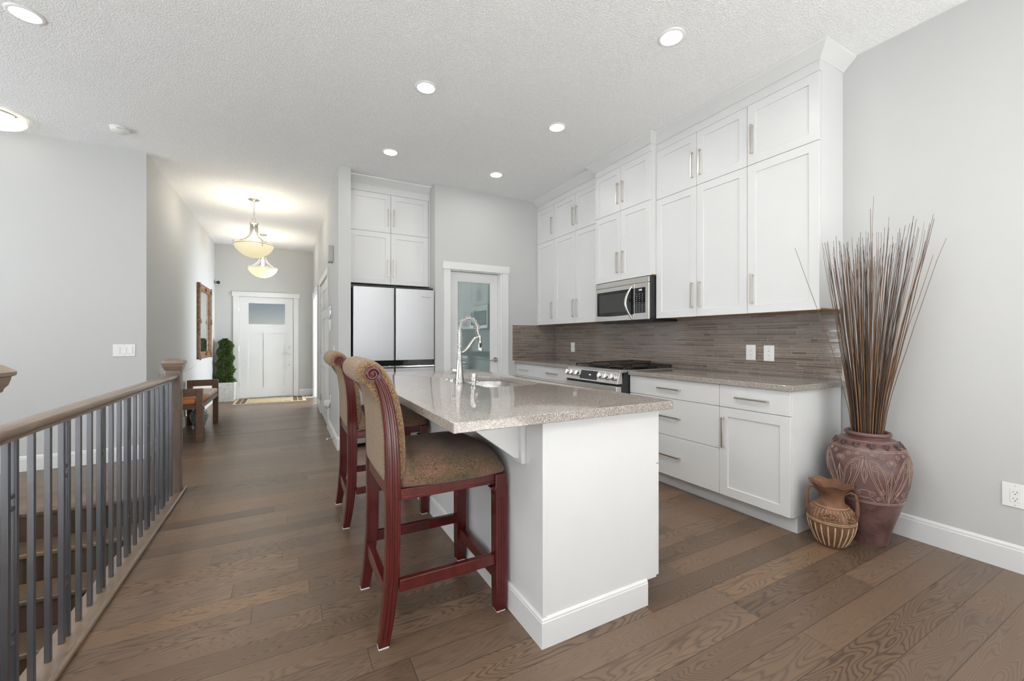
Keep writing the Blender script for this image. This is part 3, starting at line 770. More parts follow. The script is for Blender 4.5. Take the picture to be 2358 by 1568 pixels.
tag(ct2.build('countertop', M['quartz'], bevel=.003), 'speckled taupe quartz countertop between stove and pantry wall', 'countertop')

# backsplash of glass strips
def splash(name, T, L, z0, z1, label, seed, x0=0.0):
    rr = random.Random(seed); t = thing(name, label, 'backsplash', T(x0 + (L - x0) / 2, z0, 0))
    MB().mbox(T, x0, L, z0, z1, .0003, .004).build('grout', M['grout'], t)
    mb = MB(); z = z0 + .001; hs = [.0155, .0095, .0205, .0130, .0095, .0180]; i = 0
    while z < z1 - .004:
        h = min(hs[i % len(hs)] * 1.08, z1 - .001 - z); a = x0 - rr.random() * .1
        while a < L:
            w = rr.choice([.05, .075, .10, .10, .15, .15, .20, .30]); p = max(x0 + .0008, a); q = min(L - .0008, a + w - .0030)
            if q - p > .006: 
                t0, t1 = .0052 + rr.random() * .0006, .0052 + rr.random() * .0006; zz = z + h - .0026; e = rr.uniform(-.0003, .0003)
                mb.hexa([T(p,z,.004),T(q,z,.004),T(q,z,t1),T(p,z,t0),T(p,zz,.004),T(q,zz,.004),T(q,zz,t1+e),T(p,zz,t0+e)])
            a += w
        z += h; i += 1
    mb.build('tiles', M['tile'], t, smooth=False)
    return t
splash('backsplash', frame_T((XR, 1.392, 0), (0, 1, 0), (-1, 0, 0)), YK - 1.392 - .009, .912, 1.389, 'brown glass strip tile backsplash along the stove wall', 3)
splash('backsplash', frame_T((XR, YK, 0), (-1, 0, 0), (0, -1, 0)), .68, .912, 1.377, 'short return of brown strip tile backsplash on the pantry wall', 5, .0)

# wall plates ----------------------------------------------------------
def plate(name, label, cat, T, w, h, kind, group=None):
    t = thing(name, label, cat, T(0, 0, 0), group)
    MB().mbox(T, -w/2, w/2, -h/2, h/2, 0, .006).build('plate', M['whiteplastic'], t, bevel=.002)
    if kind == 'duplex':
        ins = MB().mbox(T, -.017, .017, -.034, .034, .0055, .008).build('receptacle', M['whiteplastic'], t, bevel=.0008)
        s_ = MB()
        for b in (.017, -.017):
            s_.mbox(T, -.0075, -.0055, b - .002, b + .006, .0076, .0084).mbox(T, .0055, .0075, b - .001, b + .005, .0076, .0084).mbox(T, -.0022, .0022, b - .011, b - .007, .0076, .0084)
        s_.build('slots', M['black'], ins)
    elif kind == 'phone':
        s_ = MB()
        for b in (.017, -.017): s_.mbox(T, -.0055, .0055, b - .004, b + .004, .0055, .0066)
        s_.build('jacks', M['greyplastic'], t)
    elif kind == 'triple':
        for a in (-.046, 0, .046): MB().mbox(T, a - .0165, a + .0165, -.033, .033, .0055, .0095).build('rocker', M['whiteplastic'], t, bevel=.0015)
    elif kind == 'single':
        MB().mbox(T, -.0165, .0165, -.033, .033, .0055, .0095).build('rocker', M['whiteplastic'], t, bevel=.0015)
    s2 = MB()
    for b in (h/2 - .012, -h/2 + .012): s2.cyl(T(0, b, .0055), T(0, b, .0068), .003, 10)
    s2.build('screws', M['greyplastic'], t)
    return t
TS = lambda y, z: frame_T((XR - .0078, y, z), (0, 1, 0), (-1, 0, 0))
plate('power_outlet', 'white duplex outlet on the tile backsplash, left of the phone plate', 'outlet', TS(2.01, 1.083), .078, .122, 'duplex')
plate('phone_plate', 'white wall plate with two small jacks on the backsplash', 'wall plate', TS(1.868, 1.08), .080, .122, 'phone')
plate('power_outlet', 'white switch plate on the backsplash left of the stove', 'outlet', TS(4.37, 1.085), .078, .122, 'single')
plate('power_outlet', 'white duplex outlet low on the bare right wall at the frame edge', 'outlet', frame_T((XR, .637, .388), (0, 1, 0), (-1, 0, 0)), .092, .122, 'duplex')
plate('light_switch', 'white triple rocker switch plate on the left wall', 'switch', frame_T((-1.405, YL, 1.08), (1, 0, 0), (0, -1, 0)), .166, .118, 'triple')
plate('light_switch', 'white switch plate near the corner of the hall wall', 'switch', frame_T((XH1, 5.22, 1.05), (0, 1, 0), (-1, 0, 0)), .072, .118, 'single')
pl = plate('power_outlet', 'low white outlet with a plugged charger on the hall wall', 'outlet', frame_T((XH1, 5.72, .42), (0, 1, 0), (-1, 0, 0)), .075, .118, 'duplex')
ch = thing('plug_adapter', 'white plug-in adapter with cord on the low hall outlet', 'charger', (XH1 - .03, 5.72, .40))
MB().box(XH1 - .075, XH1 - .0085, 5.69, 5.75, .35, .42).build('body', M['whiteplastic'], ch, bevel=.006)
MB().tube([(XH1 - .06, 5.72, .352), (XH1 - .062, 5.70, .335), (XH1 - .05, 5.66, .325), (XH1 - .02, 5.63, .34), (XH1 - .012, 5.62, .40)], .003, 6).build('cord', M['black'], ch)
cm = MB().box(XH1 - .055, XH1, 5.33, 5.47, 2.02 + .09, 2.30).build('door_chime', M['greyplastic'], bevel=.006)
tag(cm, 'grey door chime box high on the hallway wall', 'chime')
tm = MB().box(XH1 - .022, XH1, 5.52, 5.66, 1.46, 1.60).build('thermostat', M['chrome'], bevel=.006)
tag(tm, 'silver thermostat on the hallway wall, above the white keypad', 'thermostat')
tm = MB().box(XH1 - .025, XH1, 5.56, 5.68, 1.29, 1.43).build('alarm_keypad', M['whiteplastic'], bevel=.006)
tag(tm, 'white alarm keypad on the hallway wall under the thermostat', 'keypad')
for (y, lb) in ((5.05, 'nearer spring doorstop on the hall baseboard by the kitchen corner'), (7.75, 'farther spring doorstop on the hall baseboard past the panel door')):
    ds = thing('door_stop', lb, 'doorstop', (XH1 - .014, y, .075))
    MB().tube([(XH1 - .0143, y, .075), (XH1 - .085, y, .073)], .006, 10).build('spring', M['satin'], ds)
    MB().tube([(XH1 - .085, y, .073), (XH1 - .098, y, .073)], .009, 10).build('tip', M['whiteplastic'], ds)
vt = thing('floor_register', 'small white floor vent between the rug and the entry wall', 'vent', (.40, 9.50, 0))
MB().box(.335, .465, 9.38, 9.66, 0, .004).build('plate', M['whiteplastic'], vt, bevel=.001)
MB().box(.35, .45, 9.40, 9.64, .004, .0048).build('louvres', M['greyplastic'], vt)

# ------------------------------------------------------------ gas range
rg = thing('gas_range', 'stainless slide-in gas range with six knobs and black grates', 'stove', (2.93, 3.107, 0))
RY0, RY1 = 2.728, 3.486
MB().box(2.572, XR - .02, RY0, RY1, .0, .895).build('body', M['rangeside'], rg, bevel=.003)
MB().box(2.548, XR - .02, RY0 - .002, RY1 + .002, .896, .917).build('cooktop', M['steel'], rg, bevel=.004)
MB().box(2.68, XR - .05, RY0 + .03, RY1 - .03, .9165, .921).build('burner_tray', M['blackgloss'], rg, bevel=.002)
cp = MB().hexa([(2.514, RY0, .795), (2.575, RY0, .795), (2.575, RY1, .795), (2.514, RY1, .795), (2.551, RY0, .905), (2.60, RY0, .905), (2.60, RY1, .905), (2.551, RY1, .905)]).build('control_panel', M['steel'], rg, bevel=.003)
cn = Vector((-.110, 0, .037)).normalized()          # outward normal of the sloping panel
def cpt(y, s_, out=0.0): return Vector((2.514 + .037 * s_, y, .795 + .110 * s_)) + cn * out
for i, y in enumerate((2.788, 2.871, 2.954, 3.296, 3.380, 3.452)):
    k = MB(); c0 = cpt(y, .52)
    k.tube([c0, c0 + cn * .008, c0 + cn * .010, c0 + cn * .034, c0 + cn * .037], [.031, .031, .026, .025, .021], 24)
    T = lambda a, b, c: c0 + Vector((0, 1, 0)) * a + Vector((.037, 0, .110)).normalized() * b + cn * c
    k.mbox(T, -.005, .005, -.024, .024, .034, .043)
    k.build('knob', M['chrome'], cp, ang=30)
T = lambda a, b, c: cpt(3.125 - a, 0) + Vector((.037, 0, .110)).normalized() * b + cn * c
MB().mbox(T, -.132, .122, .014, .098, 0, .002).build('touch_display', M['blackgloss'], cp, bevel=.001)
T2 = lambda a, b, c: cpt(3.115 - a, 0) + Vector((.037, 0, .110)).normalized() * (b + .053) + cn * (.0022 + c)
text('4:18', .018, T2, 'clock_digits', M['display'], cp)
od = MB().box(2.512, 2.571, RY0 + .004, RY1 - .004, .23, .775).build('oven_door', M['steel'], rg, bevel=.004)
MB().box(2.5105, 2.5125, RY0 + .09, RY1 - .09, .32, .62).build('window', M['blackgloss'], od)
hb = MB(); hb.tube([(2.466, RY0 + .05, .725), (2.466, RY1 - .05, .725)], .012, 14)
for y in (RY0 + .08, RY1 - .08): hb.tube([(2.466, y, .725), (2.513, y, .725)], .009, 10)
hb.build('handle', M['steel'], od)
MB().box(2.53, 2.571, RY0 + .004, RY1 - .004, .777, .794).build('vent_gap', M['black'], rg)
MB().box(2.515, 2.571, RY0 + .004, RY1 - .004, .03, .225).build('lower_drawer', M['steel'], rg, bevel=.004)
MB().box(2.60, 2.66, RY0 + .05, RY0 + .11, .0, .01).build('foot', M['black'], rg)
gz = .945
for (ya, yb) in ((RY0 + .035, 2.965), (2.972, 3.242), (3.249, RY1 - .035)):
    gm = MB(); xa, xb = 2.635, 3.225
    for (p, q) in (((xa, ya), (xb, ya)), ((xa, yb), (xb, yb)), ((xa, ya), (xa, yb)), ((xb, ya), (xb, yb)), (((xa+xb)/2, ya), ((xa+xb)/2, yb)), ((xa, (ya+yb)/2), (xb, (ya+yb)/2))):
        gm.box(min(p[0], q[0]) - .006, max(p[0], q[0]) + .006, min(p[1], q[1]) - .006, max(p[1], q[1]) + .006, gz - .012, gz)
    for cx in ((xa * .75 + xb * .25), (xa * .25 + xb * .75)):
        for ang in (pi/4, 3*pi/4, 5*pi/4, 7*pi/4):
            c_ = Vector((cx, (ya + yb) / 2, gz - .005)); d = Vector((cos(ang), sin(ang), 0))
            gm.tube([c_ + d * .03, c_ + d * .13], .006, 6)
        
    for x in (xa, xb, (xa+xb)/2):
        for y in (ya, yb): gm.box(x - .007, x + .007, y - .007, y + .007, .9212, gz - .01)
    gm.build('grate', M['castiron'], rg, bevel=.001)
for x in (2.78, 3.08):
    for y in (2.864, 3.107, 3.365):
        MB().lathe([(.048, .921), (.048, .928), (.036, .930), (.036, .937), (.005, .938)], (x, y, 0), 20).build('burner_cap', M['castiron'], rg)
gp = MB().box(2.66, 3.20, 2.985, 3.228, gz + .0003, gz + .010)
for (x0, x1, y0, y1) in ((2.66, 3.20, 2.985, 2.992), (2.66, 3.20, 3.221, 3.228), (3.193, 3.20, 2.985, 3.228)): gp.box(x0, x1, y0, y1, gz + .010, gz + .026)
tag(gp.build('griddle', M['griddle'], bevel=.002), 'flat brown-black griddle plate lying on the stove grates', 'griddle')

# ------------------------------------------------------------ microwave
mw = thing('microwave', 'stainless over-the-range microwave with a curved vertical handle', 'microwave', (3.09, 3.107, 1.365))
my0, my1, mz0, mz1, mx = 2.735, 3.480, 1.385, 1.772, 2.905
MB().box(mx + .02, XR - .008, my0 - .008, my1 + .008, mz0, mz1).build('body', M['black'], mw, bevel=.003)
MB().box(mx + .03, XR - .008, my0 - .008, my1 + .008, mz0 - .028, mz0 - .0005).build('vent_base', M['black'], mw, bevel=.004)
T = frame_T((mx + .02, my1, 0), (0, -1, 0), (-1, 0, 0)); L = my1 - my0      # a: left to right as seen
kx = L * .762
MB().mbox(T, 0, L, mz1 - .055, mz1 - .002, 0, .018).build('top_grille', M['steel'], mw, bevel=.003)
dm = MB().mbox(T, 0, kx - .001, mz0 - .012, mz1 - .057, 0, .02).build('door', M['steel'], mw, bevel=.003)
wm = []
w0, w1, wz0, wz1 = .03, kx - .004, mz0 + .045, mz1 - .098
for k in range(13):
    f = k / 12; wm.append((w0 + (w1 - w0) * f, wz0 - .012 * 4 * f * (1 - f) * .8))
wm += [(w1, wz1), (w0, wz1)]
MB().prism(wm, T, .0195, .0215).build('window', M['blackgloss'], dm)
MB().mbox(T, w0 + .035, w1 - .07, wz0 + .03, wz1 - .03, .0215, .0222).build('mesh_screen', simple('oven_mesh', (.045, .045, .042), .25, var=.1), dm)
hpnts = []
for k in range(17):
    f = k / 16; hpnts.append(T(kx - .030 - .040 * sin(pi * f), mz0 + .000 + (mz1 - .075 - mz0) * f, .022 + .045 * sin(pi * f)))
MB().tube(hpnts, [.008 + .007 * sin(pi * k / 16) for k in range(17)], 12).build('handle', M['satin'], dm)
cpn = MB().mbox(T, kx + .001, L, mz0 - .012, mz1 - .057, 0, .02).build('control_panel', M['steel'], mw, bevel=.003)
MB().mbox(T, kx + .001, L - .042, mz0 + .05, mz1 - .10, .0198, .0215).build('touch_panel', M['blackgloss'], cpn)
kd = MB()
for r_ in range(9):
    for c_ in range(3): kd.mbox(T, kx + .024 + c_ * .036, kx + .032 + c_ * .036, mz0 + .066 + r_ * .020, mz0 + .070 + r_ * .020, .0215, .0219)
kd.build('key_labels', M['label'], cpn)
T2 = lambda a, b, c: T(kx + .075 + a, mz1 - .128 + b, .0216 + c)
text('4:18', .022, T2, 'clock_digits', M['display'], cpn)

# ================================================================== FRIDGE NICHE
fr = thing('refrigerator', 'stainless four-door refrigerator in the niche beside the pantry', 'refrigerator', (1.084, 5.15, 0))
MB().box(.640, 1.535, 4.855, 5.60, .02, 1.755).build('body', M['black'], fr, bevel=.004)
T = frame_T((0, 4.852, 0), (1, 0, 0), (0, -1, 0))
def fdoor(x0, x1, z0, z1):
    mb = MB(); rr = .014; pr_ = []
    w = x1 - x0
    # plan profile with softly rounded vertical edges
    for (cx, a0_, a1_) in ((x1 - rr, 0, 90), (x0 + rr, 90, 180)):
        for k in range(7):
            a = radians(a0_ + (a1_ - a0_) * k / 6); pr_.append((cx + rr * cos(a), .058 + rr * sin(a)))
    pr_ = [(x1, 0)] + pr_ + [(x0, 0)]
    mb.prism(pr_, lambda a, b, c: Vector((a, 4.852 - b, c)), z0, z1)
    return mb.build('door', M['fridgesteel'], fr, ang=30, bevel=.0015)
fdoor(.628, 1.0725, .949, 1.769); d_ = fdoor(1.0835, 1.542, .949, 1.769)
fdoor(.628, 1.0725, .05, .858); fdoor(1.0835, 1.542, .05, .858)
MB().box(.632, 1.538, 4.800, 4.853, .888, .947).build('handle_pocket', M['blackgloss'], fr, bevel=.002)
MB().box(.630, 1.0725, 4.782, 4.84, .866, .886).box(1.0835, 1.540, 4.782, 4.84, .866, .886).build('grip_lip', M['chrome'], fr, bevel=.003)
MB().box(.62, 1.545, 4.86, 5.58, 1.757, 1.80).build('hinge_cover', M['black'], fr)
T2 = lambda a, b, c: Vector((1.44 + a, 4.7798 - c, 1.675 + b))
text('Whirlpool', .026, T2, 'logo', M['logo'], d_)
MB().box(.66, 1.52, 4.87, 4.90, 0, .05).build('kick_grille', M['black'], fr)

fc = thing('fridge_cabinet', 'white four-door cabinet above the refrigerator', 'cabinet', (1.077, 5.3, 1.833))
FY = 4.991
MB().box(.607, 1.549, FY + .0205, 5.618, 1.833, 2.99).build('carcass', M['white'], fc, bevel=.001)
MB().box(1.534, 1.549, FY + .002, FY + .0203, 1.833, 2.893).build('filler', M['white'], fc)
MB().box(.607, 1.549, FY + .002, FY + .0203, 2.895, 2.99).build('frieze', M['white'], fc)
T = frame_T((.607, FY + .02, 0), (1, 0, 0), (0, -1, 0))
for (b0, b1, hz) in ((1.833, 2.44, 1.833 + .19), (2.44, 2.893, 2.44 + .18)):
    for i, (a0_, a1_) in enumerate(((.003, .468), (.468, .925))):
        d = shaker(T, a0_, a1_, b0, b1, 'door', fc)
        handle(T, .468 + (-.033 if i == 0 else .033), hz, .20, True, d)
crown('white crown moulding above the refrigerator cabinet', [(.607, FY), (1.549, FY)], -1)
# panels hiding the dark gap left of the fridge: side of the partition is painted wall already

# ================================================================== ISLAND
IX0, IX1, IY0, IY1 = .867, 1.482, 1.350, 3.50
isl = thing('kitchen_island', 'white kitchen island base with a plain end panel and baseboard', 'island', (1.17, 2.42, 0))
MB().box(IX0 + .012, IX1, IY0 + .012, IY1, .105, .8735).build('carcass', M['white'], isl)
MB().box(IX0 + .012, 1.405, IY0 + .012, IY1, 0, .1049).build('plinth', M['white'], isl)
MB().box(IX0, IX0 + .0118, IY0 + .0, IY1, .0, .8735).build('back_panel', M['white'], isl, bevel=.001)
MB().box(IX0 + .0119, IX1, IY0, IY0 + .0118, .105, .8735).box(IX0 + .0119, 1.405, IY0, IY0 + .0118, 0, .1049).build('end_panel', M['white'], isl, bevel=.001)
MB().box(IX0 - .003, IX0 + .016, IY0 - .004, IY0 + .001, .112, .872).build('corner_stile', M['white'], isl, bevel=.001)
bb = MB()
prof = [(0, 0), (.011, 0), (.011, .098), (.009, .102), (.009, .108), (.003, .114), (0, .115)]
bb.loft([[Vector((IX0 - a, IY1, b)) for a, b in prof], [Vector((IX0 - a, IY0 - a, b)) for a, b in prof], [Vector((1.418, IY0 - a, b)) for a, b in prof]])
bb.build('skirting', M['trim'], isl, smooth=False)
T = frame_T((IX1 + .0005, IY0 + .003, 0), (0, 1, 0), (1, 0, 0)); L = IY1 - IY0
for i, (a, b) in enumerate(((0, .45), (.45, .90), (.90, 1.75), (1.75, L - .01))):
    d = shaker(T, a, b, .108, .62, 'door', isl); handle(T, b - .04, .50, .21, True, d)
    d = shaker(T, a, b, .62, .872, 'drawer', isl, flat=True); handle(T, (a + b) / 2, .75, .21, False, d)
def bracket(yc):
    mb = MB(); mb.box(IX0 - .022, IX0 - .0003, yc - .038, yc + .038, .675, .8735)
    mb.box(.60, IX0 - .022, yc - .038, yc + .038, .855, .8735)
    pf = [(IX0 - .022, .855), (.615, .855), (.63, .842), (IX0 - .045, .70), (IX0 - .022, .695)]
    mb.prism(pf, lambda a, b, c: Vector((a, c, b)), yc - .016, yc + .016)
    return mb.build('bracket', M['white'], isl, bevel=.002)
bracket(1.515); bracket(2.45); bracket(3.42)
# worktop with the sink opening
top = MB().box(.485, 1.537, 1.302, 3.585, .874, .911).build('island_worktop', M['quartz'])
hole = []
sx0, sx1, sy0, sy1, cr = 1.015, 1.425, 2.165, 2.83, .09
for (cx, cy, a0_, a1_, r_) in ((sx1 - .15, sy1 - .15, 0, 90, .15), (sx0 + .05, sy1 - .05, 90, 180, .05), (sx0 + .05, sy0 + .05, 180, 270, .05), (sx1 - .15, sy0 + .15, 270, 360, .15)):
    for k in range(9):
        a = radians(a0_ + (a1_ - a0_) * k / 8); hole.append((cx + r_ * cos(a), cy + r_ * sin(a)))
cut = MB().prism(hole, lambda a, b, c: Vector((a, b, c)), .80, 1.0).build('cutter', M['quartz'])
md = top.modifiers.new('cut', 'BOOLEAN'); md.object = cut; md.operation = 'DIFFERENCE'; md.solver = 'EXACT'
dg = bpy.context.evaluated_depsgraph_get(); me2 = bpy.data.meshes.new_from_object(top.evaluated_get(dg))
top.modifiers.clear(); top.data = me2; bpy.data.objects.remove(cut, do_unlink=True)
bv = top.modifiers.new('bevel', 'BEVEL'); bv.width = .003; bv.segments = 3; bv.limit_method = 'ANGLE'; bv.angle_limit = radians(60)
tag(top, 'large speckled taupe quartz island worktop with a sink opening', 'countertop')
# let the island carcass clear the bowl: the sink bowl is a shell set under the opening
sk = thing('sink', 'stainless undermount sink set into the island worktop', 'sink', (1.22, 2.5, .70))
ins = 0.006
def ring(sc, z): 
    c = Vector((1.22, 2.4975)); return [Vector((c.x + (a - c.x) * sc, c.y + (b - c.y) * sc, z)) for a, b in hole]
MB().loft([ring(1.03, .8738), ring(1.012, .8738), ring(1.012, .8738 - .002), ring(1.0, .86), ring(.985, .72), ring(.93, .705), ring(.2, .702)], cap=False).build('bowl', M['sinksteel'], sk, ang=60, recalc=True)
MB().lathe([(.045, .7035), (.045, .706), (.02, .704), (.001, .704)], (1.22, 2.5, 0), 24, cap0=False).build('drain', M['chrome'], sk)
# open the carcass under the bowl
isl_c = [c for c in isl.children if c.name.startswith('carcass')][0]
mb = MB(); mb.box(.879, IX1, IY0 + .012, 2.13, .105, .8735).box(.879, IX1, 2.87, IY1, .105, .8735).box(.879, .99, 2.13, 2.87, .105, .8735).box(1.45, IX1, 2.13, 2.87, .105, .8735).box(.99, 1.45, 2.13, 2.87, .105, .69)
off = OFF[isl.as_pointer()]; me3 = bpy.data.meshes.new('carcass'); me3.from_pydata([tuple(v - off) for v in mb.v], [], mb.f); me3.materials.append(M['white']); isl_c.data = me3

# faucet
fx, fy_ = .970, 2.496
fa = thing('kitchen_faucet', 'brushed nickel spring-neck pull-down faucet on the island', 'faucet', (fx, fy_, .911))
MB().lathe([(.031, .9113), (.031, .917), (.028, .925), (.026, .95), (.022, 1.0), (.0165, 1.05), (.0155, 1.058), (.0185, 1.060), (.0185, 1.070), (.0145, 1.072), (.0145, 1.115), (.0105, 1.118), (.0105, 1.135), (.009, 1.136)], (fx, fy_, 0), 32).build('body', M['satin'], fa, ang=50)
arc = [(0, 1.128)] + [(0, 1.14 + .02 * k) for k in range(6)]
r_a = .063
for k in range(1, 25):
    a = pi - (pi * 1.02) * k / 24; arc.append((r_a + r_a * cos(a) * 1.0, 1.245 + .078 * sin(a)))
arc += [(.131, 1.222), (.139, 1.205)]
apts = [Vector((fx + a, fy_, z)) for a, z in arc]
MB().tube(apts, .0075, 10).build('hose', M['satin'], fa)
# coil spring around the hose
cum = [0]
for i in range(1, len(apts)): cum.append(cum[-1] + (apts[i] - apts[i-1]).length)
def at_len(s_):
    for i in range(1, len(apts)):
        if cum[i] >= s_:
            f = (s_ - cum[i-1]) / max(1e-9, cum[i] - cum[i-1]); return apts[i-1].lerp(apts[i], f), (apts[i] - apts[i-1]).normalized()
    return apts[-1], (apts[-1] - apts[-2]).normalized()
turns = 34; S = cum[-3]; cpts = []
for k in range(turns * 12 + 1):
    s_ = S * k / (turns * 12); p, t = at_len(s_); n1 = Vector((0, 1, 0)); n2 = t.cross(n1); a = 2 * pi * k / 12
    cpts.append(p + (n1 * cos(a) + n2 * sin(a)) * .0125)
MB().tube(cpts, .0021, 6).build('spring', M['chrome'], fa)
MB().tube([(fx + .012, fy_, 1.103), (fx + .035, fy_, 1.112), (fx + .058, fy_, 1.135), (fx + .085, fy_, 1.172), (fx + .105, fy_, 1.195), (fx + .125, fy_, 1.202), (fx + .14, fy_, 1.200)], [.006, .009, .011, .010, .008, .007, .006], 10).build('support_arm', M['satin'], fa)
hd = MB().tube([(fx + .139, fy_, 1.212), (fx + .1405, fy_, 1.196), (fx + .141, fy_, 1.19), (fx + .145, fy_, 1.13), (fx + .1455, fy_, 1.122), (fx + .146, fy_, 1.112)], [.0125, .0130, .0115, .0155, .0175, .0165], 20).build('spray_head', M['satin'], fa, ang=50)
MB().box(fx + .1325, fx + .1475, fy_ - .019, fy_ - .010, 1.135, 1.165).build('spray_button', M['black'], hd, bevel=.003)
lv = MB(); lv.tube([(fx - .012, fy_ + .005, .985), (fx - .034, fy_ + .014, .985)], .016, 20); lv.tube([(fx - .034, fy_ + .014, .985), (fx - .042, fy_ + .0165, .985)], .020, 24)
lv.tube([(fx + .018, fy_ + .02, 1.0), (fx + .045, fy_ + .06, 1.004)], .0055, 10)
lv.tube([(fx - .03, fy_ + .012, .99), (fx + .01, fy_ + .03, .998), (fx + .018, fy_ + .02, 1.0)], .004, 8)
lv.build('lever', M['satin'], fa)
so = thing('soap_dispenser', 'short brushed nickel soap dispenser beside the island sink', 'soap dispenser', (.982, 2.292, .911))
MB().lathe([(.020, .9113), (.020, .9145), (.013, .917), (.012, .935), (.0165, .937), (.0165, .982), (.014, .985), (.001, .985)], (.982, 2.292, 0), 24).build('pump', M['satin'], so, ang=40)
MB().tube([(.994, 2.292, .936), (1.012, 2.288, .930)], .0045, 8).build('spout', M['satin'], so)
for (x, y, lb) in ((.975, 2.752, 'left one of two small chrome button discs on the island worktop'), (1.005, 2.73, 'right one of two small chrome button discs, nearer the faucet')):
    tag(MB().lathe([(.017, .9112), (.017, .9155), (.012, .9175), (.001, .9178)], (x, y, 0), 20).build('air_switch', M['chrome']), lb, 'button')

# ================================================================== BAR STOOLS
def make_stool():
    yn, yf = 1.628, 2.104       # outer faces of the back posts
    t = thing('bar_stool', 'nearest cherry-wood bar stool with scrolled upholstered back, by the island corner', 'stool', (.58, 1.866, 0), 'upholstered bar stools')
    sec = [(0, .304, .345), (.06, .312, .357), (.12, .319, .367), (.27, .331, .386), (.42, .334, .389), (.575, .333, .391), (.71, .332, .388), (.805, .330, .382), (.87, .325, .375), (.92, .318, .367), (.965, .310, .356), (1.0, .300, .344), (1.03, .290, .330), (1.052, .278, .315), (1.066, .268, .300)]
    # refine with smooth interpolation
    def interp(z):
        for i in range(len(sec) - 1):
            if z <= sec[i+1][0]:
                f = (z - sec[i][0]) / (sec[i+1][0] - sec[i][0]); f2 = f
                return sec[i][1] + (sec[i+1][1] - sec[i][1]) * f2, sec[i][2] + (sec[i+1][2] - sec[i][2]) * f2
        return sec[-1][1:]
    for (ya, yb, side) in ((yn, yn + .042, -1), (yf - .042, yf, 1)):
        mb = MB(); rings = []
        for k in range(40):
            z = .006 + (1.066 - .006) * k / 39; a, b = interp(z)
            rings.append([Vector((a, ya, z)), Vector((b, ya, z)), Vector((b, yb, z)), Vector((a, yb, z))])
        mb.loft(rings)
        leg = mb.build('rear_leg', M['cherry'], t, bevel=.004, ang=50)
        # reeded outer face
        rd = MB(); yo = ya if side < 0 else yb
        for f in (.18, .5, .82):
            pts = []
            for k in range(34):
                z = .03 + (1.04 - .03) * k / 33; a, b = interp(z); pts.append((a + (b - a) * f, yo, z))
            rd.tube(pts, [.0052 if f == .5 else .0042] * 34, 8)
        # the volute closing the top of the post
        c = Vector((.283, yo, 1.058)); sp = []; rr = []
        for k in range(46):
            f = k / 45; a = radians(-8) + f * radians(590); r_ = .026 * (1 - f * .80)
            sp.append((c.x + r_ * cos(a), yo + side * .002, c.z + r_ * sin(a))); rr.append(.0080 * (1 - .42 * f))
        rd.tube(sp, rr, 8)
        rd.tube([(c.x, yo + side * .001, c.z), (c.x, yo - side * .010, c.z)], .030, 24)
        rd.tube([(c.x, yo + side * .010, c.z), (c.x, yo + side * .008, c.z), (c.x, yo, c.z)], [.003, .006, .0075], 16)
        rd.build('carved_scroll', M['cherry'], leg)
        MB().box(.306, .344, ya + .003, yb - .003, 0, .006).build('glide', M['whiteplastic'], leg)
    # upholstered scroll back
    prof = [(.408, .622), (.419, .66), (.421, .72), (.418, .80), (.408, .88), (.392, .95), (.372, 1.01), (.350, 1.055), (.325, 1.088), (.298, 1.107), (.270, 1.113), (.243, 1.105), (.226, 1.085), (.220, 1.060), (.226, 1.035), (.243, 1.017), (.266, 1.009), (.285, 1.000), (.300, .97), (.312, .93), (.320, .87), (.326, .80), (.328, .72), (.328, .64), (.335, .622)]
    rings = []
    for (y, s_) in ((yn + .018, .62), (yn + .022, .82), (yn + .033, .95), (yn + .055, 1.0), (yn + .13, 1.03), (1.866, 1.04), (yf - .13, 1.03), (yf - .055, 1.0), (yf - .033, .95), (yf - .022, .82), (yf - .018, .62)):
        ring_ = []
        for (x, z) in prof:
            cx = .34 + (-.06 if z > 1.0 else 0) * min(1, (z - 1.0) / .05) if z > 1.0 else .362
            cz = min(max(z, .64), 1.06)
            ring_.append(Vector((cx + (x - cx) * s_, y, cz + (z - cz) * s_)))
        rings.append(ring_)
    MB().loft(rings).build('backrest', M['chenille'], t, ang=70, sub=1)
    # domed seat pad, wider at the front
    n = 26; vs = []; fs = []
    def P(u, v, zf):
        # rounded-square map
        du = u * sqrt(max(0, 1 - .22 * v * v)) ; dv = v * sqrt(max(0, 1 - .16 * u * u))
        hw = .248 + .016 * (u + 1) / 2
        return Vector((.618 + .246 * du, 1.872 + hw * 1.03 * dv, zf))
    for i in range(n + 1):
        for j in range(n + 1):
            u = -1 + 2 * i / n; v = -1 + 2 * j / n
            h = (1 - abs(u) ** 3.2) * (1 - abs(v) ** 3.2); h = max(0, h) ** .5
            z = .635 + .092 * h + (.006 * mnoise.noise(Vector((u * 3, v * 3, 1))) * h)
            vs.append(P(u, v, z))
    for i in range(n):
        for j in range(n): fs.append((i*(n+1)+j, (i+1)*(n+1)+j, (i+1)*(n+1)+j+1, i*(n+1)+j+1))
    edge = [i*(n+1) for i in range(n+1)] + [n*(n+1)+j for j in range(1, n+1)] + [i*(n+1)+n for i in range(n-1, -1, -1)] + [j for j in range(n-1, 0, -1)]
    k0 = len(vs); m_ = len(edge)
    cxy = Vector((.618, 1.872, 0))
    for (sc, z) in ((1.012, .625), (.995, .606), (.93, .604)):
        for e in edge:
            p = vs[e]; vs.append(Vector((cxy.x + (p.x - cxy.x) * sc, cxy.y + (p.y - cxy.y) * sc, z)))
    for q in range(3):
        for i in range(m_):
            a = edge[i] if q == 0 else k0 + (q-1)*m_ + i; b = edge[(i+1) % m_] if q == 0 else k0 + (q-1)*m_ + (i+1) % m_
            fs.append((a, b, k0 + q*m_ + (i+1) % m_, k0 + q*m_ + i))
    fs.append(tuple(k0 + 2*m_ + i for i in range(m_)))
